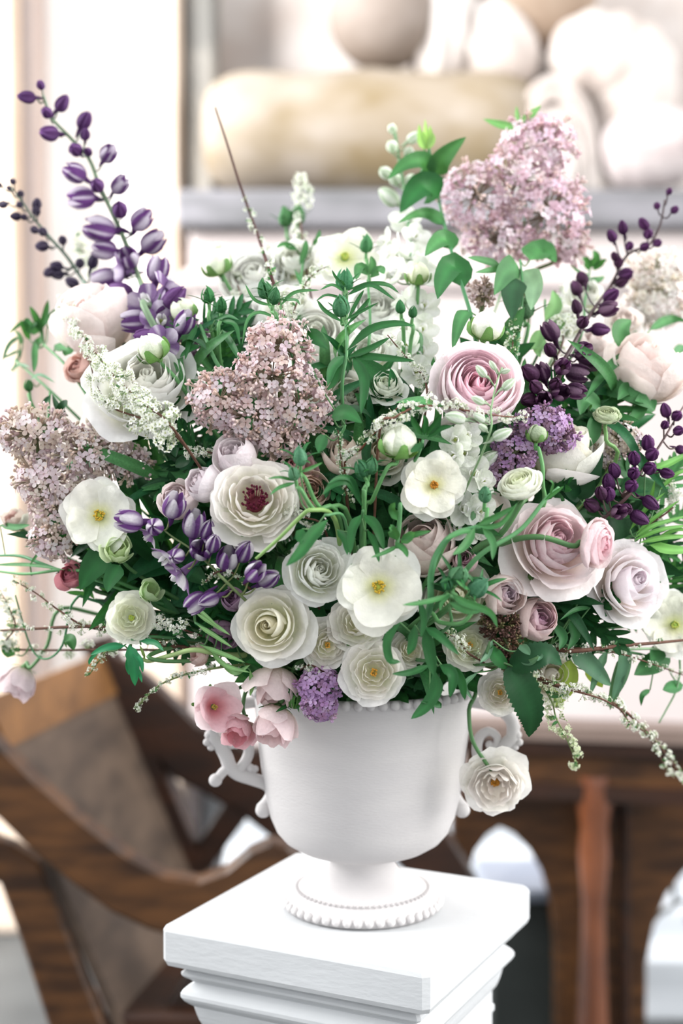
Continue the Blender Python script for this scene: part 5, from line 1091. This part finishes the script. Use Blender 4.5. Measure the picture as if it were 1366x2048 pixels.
straps('thin looping stem hanging round the lower left gap', [(30, 1190), (60, 1290), (90, 1318), (125, 1290), (150, 1200), (220, 1210, .03)], [[(30, 1310), (15, 1300), (10, 1290), 24], [(130, 1290), (140, 1280), (148, 1300), 26]], .02, LM, r=.0015, sc='4f8f5f')
straps('pale stems bunched left of the large cream rose', [(390, 1245), (420, 1262), (470, 1285, .03)], [[(390, 1225), (430, 1250), (460, 1270), 9], [(395, 1250), (430, 1272), (465, 1295), 9], [(385, 1210), (410, 1230), (440, 1258), 8], [(420, 1300), (450, 1330), (500, 1345), 10], [(440, 1320), (470, 1345), (500, 1330), 12], [(500, 1340), (505, 1370), (500, 1392), 10], [(400, 1290), (450, 1310), (490, 1325), 10]], .0, '7fb070', 10)
straps('bent pale green stem curving under the small creamy green flower', [(285, 1318), (300, 1322), (345, 1310), (390, 1300), (460, 1310, .03)], [[(290, 1318), (285, 1300), (280, 1290), 8]], -.01, '9cc070', r=.003, sc='b5d08a')
straps('bunched green stems running to the buds left of the pink lilac', [(400, 650), (430, 720), (470, 790, .03)], [[(400, 640), (370, 640), (350, 655), 10], [(395, 650), (380, 680), (370, 720), 12], [(440, 640), (470, 650), (480, 690), 10], [(430, 640), (455, 632), (478, 640), 8], [(445, 660), (465, 690), (480, 720), 14], [(380, 760), (400, 790), (430, 810), 22], [(400, 690), (380, 700), (360, 715), 16]], .02, LG, r=.003)
straps('fine arched bracts on the stem above the pink lilac', [(585, 715), (580, 700), (590, 730, .02)], [[(560, 640), (520, 625), (495, 640), (484, 690), 8], [(545, 612), (510, 600), (490, 568), 7], [(560, 612), (590, 585), (640, 580), 8], [(552, 630), (575, 648), (572, 645), 18], [(560, 600), (590, 600), (600, 610), 7], [(570, 650), (590, 660), (585, 650), 12]], -.015, LM)
straps('upright green leaves beside the small green bud at the top', [(735, 560), (740, 640), (735, 740, .02)], [[(735, 550), (720, 535), (712, 560), 22], [(742, 555), (760, 540), (768, 548), 20], [(738, 550), (745, 530), (742, 512), 16]], .05, LM)
straps('blurred narrow leaves at the top under the pair of green buds', [(610, 500), (600, 580), (600, 680)], [[(600, 530), (610, 500), (612, 480), 14], [(595, 500), (570, 490), (552, 496), 14], [(625, 490), (635, 480), (640, 460), 12], [(590, 540), (605, 570), (606, 600), 10], [(605, 620), (604, 650), (595, 680), 20]], .11, LM)
straps('fan of slim leaves right of the plump central white bud', [(846, 880), (838, 905), (815, 960, .03)], [[(845, 870), (830, 850), (822, 830), 14], [(848, 870), (850, 845), (846, 830), 15], [(853, 870), (870, 850), (884, 826), 15], [(855, 875), (880, 858), (905, 852), 12], [(845, 885), (832, 900), (822, 905), 18]], -.03, LG)
straps('small leafy whorl above the large yellow eyed white flower', [(795, 1090), (800, 1050), (800, 1010), (790, 1120, .03)], [[(800, 1080), (830, 1070), (862, 1062), 13], [(798, 1090), (770, 1105), (742, 1115), 9], [(795, 1080), (785, 1060), (778, 1055), 22], [(802, 1085), (822, 1072), (830, 1066), 20], [(790, 1085), (808, 1100), (815, 1115), 14], [(795, 1040), (785, 1020), (790, 1005), 18]], -.035, LM)
straps('dark green leaf drooping beside the dusty pink spray rose', [(1100, 1290), (1060, 1300, .03)], [[(1110, 1250), (1125, 1275), (1118, 1300), 22], [(1140, 1240), (1150, 1270), (1135, 1300), 22], [(1175, 1170), (1140, 1165), (1100, 1192), 16], [(1180, 1215), (1150, 1220), (1120, 1240), 10]], .01, LG, name='foliage_sprig', shape='ovate')
straps('little green shoots between the two spray roses and the rose leaves', [(1050, 1300), (1010, 1310, .03)], [[(1040, 1290), (1050, 1300), (1060, 1310), 20], [(1065, 1318), (1080, 1312), (1075, 1322), 14], [(985, 1280), (975, 1310), (960, 1325), 12], [(960, 1330), (975, 1300), (980, 1280), 8], [(955, 1345), (930, 1370), (945, 1400), 10], [(1040, 1322), (1060, 1325), (1078, 1312), 14]], -.03, LB_)
straps('dim green leaves behind the shaded cream rose at the left', [(300, 870), (340, 920, .03)], [[(320, 900), (345, 885), (352, 915), 40], [(330, 860), (360, 850), (375, 860), 30], [(300, 890), (320, 870), (330, 850), 30], [(350, 930), (372, 920), (378, 900), 26], [(340, 960), (318, 960), (280, 975), 10]], .04, LD, shape='ovate', name='foliage_sprig')

straps('small blurred green sprig right of the large pink lilac', [(1180, 540), (1170, 600), (1150, 700, .02)], [[(1180, 540), (1170, 520), (1160, 508), 18], [(1182, 535), (1190, 515), (1186, 500), 22], [(1185, 540), (1205, 525), (1215, 520), 14], [(1180, 550), (1160, 545), (1140, 530), 9], [(1178, 560), (1195, 560), (1210, 552), 14]], .10, LM, shape='ovate')
straps('blurred pale green leaves behind the round white bud at the right', [(1090, 600), (1080, 700, .02)], [[(1090, 640), (1110, 610), (1105, 580), 30], [(1080, 660), (1070, 690), (1060, 700), 26], [(1095, 660), (1120, 650), (1125, 640), 24], [(1090, 680), (1075, 700), (1080, 715), 20]], .10, '7fb078', shape='ovate')
# filler sprigs behind the blooms: separate leaves on their own stems
FILL = [('behind the large cream rose', 470, 1220), ('behind the ruffled white rose', 600, 1180), ('in the dark gap under the burgundy centred flower', 540, 1095), ('in the dark centre left of the orange eyed flower', 790, 1040),
 ('behind the yellow eyed white flower', 820, 1150), ('below the dusky blush rose', 900, 1130), ('behind the two dusty spray roses', 1040, 1150), ('between garden rose and cream rose', 985, 1120), ('left of the three lilac rosebuds', 330, 960),
 ('under the white ranunculus at the left', 330, 880), ('behind the striped purple cluster', 310, 1110), ('under the lime hellebore buds', 270, 1160), ('below the pink middle lilac', 640, 950), ('behind the plump central bud', 720, 980),
 ('under the pink ranunculus', 860, 880), ('behind the mauve lilac', 1010, 860), ('behind the violet delphinium', 1240, 980), ('under the pale rose at the right', 1190, 1240), ('right of the dusty spray roses', 1150, 1230), ('behind the rose leaves', 1090, 1300),
 ('under the spray roses at the rim', 840, 1330), ('behind the mauve lilac tip', 590, 1340), ('left of the mauve lilac tip', 520, 1340), ('behind the drooping purple blossom', 420, 1240), ('under the small creamy green flower', 330, 1220),
 ('beside the white butterfly flower', 270, 1090), ('behind the purple delphinium foot', 360, 720), ('between lilac and white ranunculus', 400, 760), ('behind the white larkspur foot', 790, 800), ('behind the strappy whorl', 650, 800),
 ('behind the coral rose', 620, 900), ('under the seed pod', 1180, 880), ('behind the peachy blush rose', 1230, 790), ('at the right edge behind the grass leaves', 1330, 1050), ('under the violet delphinium', 1300, 1130), ('left edge under the pale lilac', 180, 1120),
 ('behind the crimson bud', 190, 1200), ('behind the burgundy centred flower', 460, 1080), ('deep under the orange eyed flower', 860, 1030), ('deep behind the garden rose', 1060, 1010), ('between pale lilac and rosebuds', 300, 990), ('right of the white butterfly flower', 285, 1045), ('above the rosebuds', 395, 915), ('below the hellebore bud', 245, 1145), ('left of the seed pod', 1165, 830), ('behind the ivory side turned rose', 1095, 800),
 ('between plum delphinium and blush rose', 1205, 770), ('over the violet delphinium', 1250, 880), ('behind the grass leaves', 1310, 990), ('left of the coral rose', 545, 930), ('under the cream rose', 750, 870), ('left of the pink ranunculus', 850, 800), ('under the pink ranunculus edge', 940, 860), ('right of the pink lilac', 680, 740), ('behind the leaning cream bud', 400, 660), ('right of the white bud', 1010, 700), ('below the garden rose', 1100, 1190), ('right of the pale rose', 1340, 1180), ('under the pale lilac tip', 150, 1080), ('behind the white side turned ranunculus', 200, 880)]
for i, (w, x, y) in enumerate(FILL):
    sh = ('cut', 'ovate', 'strap')[i % 3]; kindw = {'cut': 'cut leaf', 'ovate': 'rounded', 'strap': 'narrow leaved'}[sh]
    dk = .055 + .02 * (i % 2)
    T = thing_at('foliage_sprig', '%s green sprig in shade %s' % (kindw, w), g, (x, y), dk)
    top = F(x, y, dk); pth = [top, top.lerp(URN_T, .35) + Vector((0, .01, .03)), URN_T + Vector((U(-.05, .05), U(-.05, .05), 0))]
    sp = catmull(pth, 8); T.world('stem', tube(sp, .0018, 6), STEM, hexc('4f8050'))
    for q in range(10):
        a = sp[int(q * .75)]; d = Vector((U(-1, 1), U(-.9, .3), U(-.6, 1)))
        L = {'cut': .062, 'ovate': .052, 'strap': .085}[sh] * U(.75, 1.2)
        T.local('leaf', rnd.choice(LEAFM[sh]), leafM(a - T.loc, d, (U(-.4, .4), -1, U(.2, .8)), L), jit(hexc(rnd.choice([LG, LM, LD, '2a6a40'])), .15))
# ring of greens at the mouth of the urn
RIM = [('left of centre', 640, 1385, .0), ('under the small ivory rose', 965, 1365, .02), ('at the front right', 880, 1375, .0), ('at the left shoulder', 560, 1360, .02), ('at the front', 770, 1380, .0), ('by the left handle', 520, 1372, .02), ('between rose and leaf cascade', 825, 1378, 0), ('by the right handle', 930, 1372, 0)]
for w, x, y, dk in RIM:
    T = thing_at('foliage_sprig', 'short dark sprig lying on the urn rim %s' % w, g, (x, y), .03)
    top = F(x, y - 25, .03)
    T.world('stem', tube(catmull([top, URN_T + Vector((0, -.04, .04)), URN_T], 6), .0018, 6), STEM, hexc('4f8050'))
    for q in range(7):
        d = Vector((U(-1, 1), U(-.9, .2), U(-.1, .7))); T.local('leaf', rnd.choice(LEAFM['ovate']), leafM(top.lerp(URN_T, .08 * q) - T.loc, d, (U(-.4, .4), -1, .6), .036 * U(.8, 1.2)), jit(hexc(rnd.choice([LG, LD])), .15))
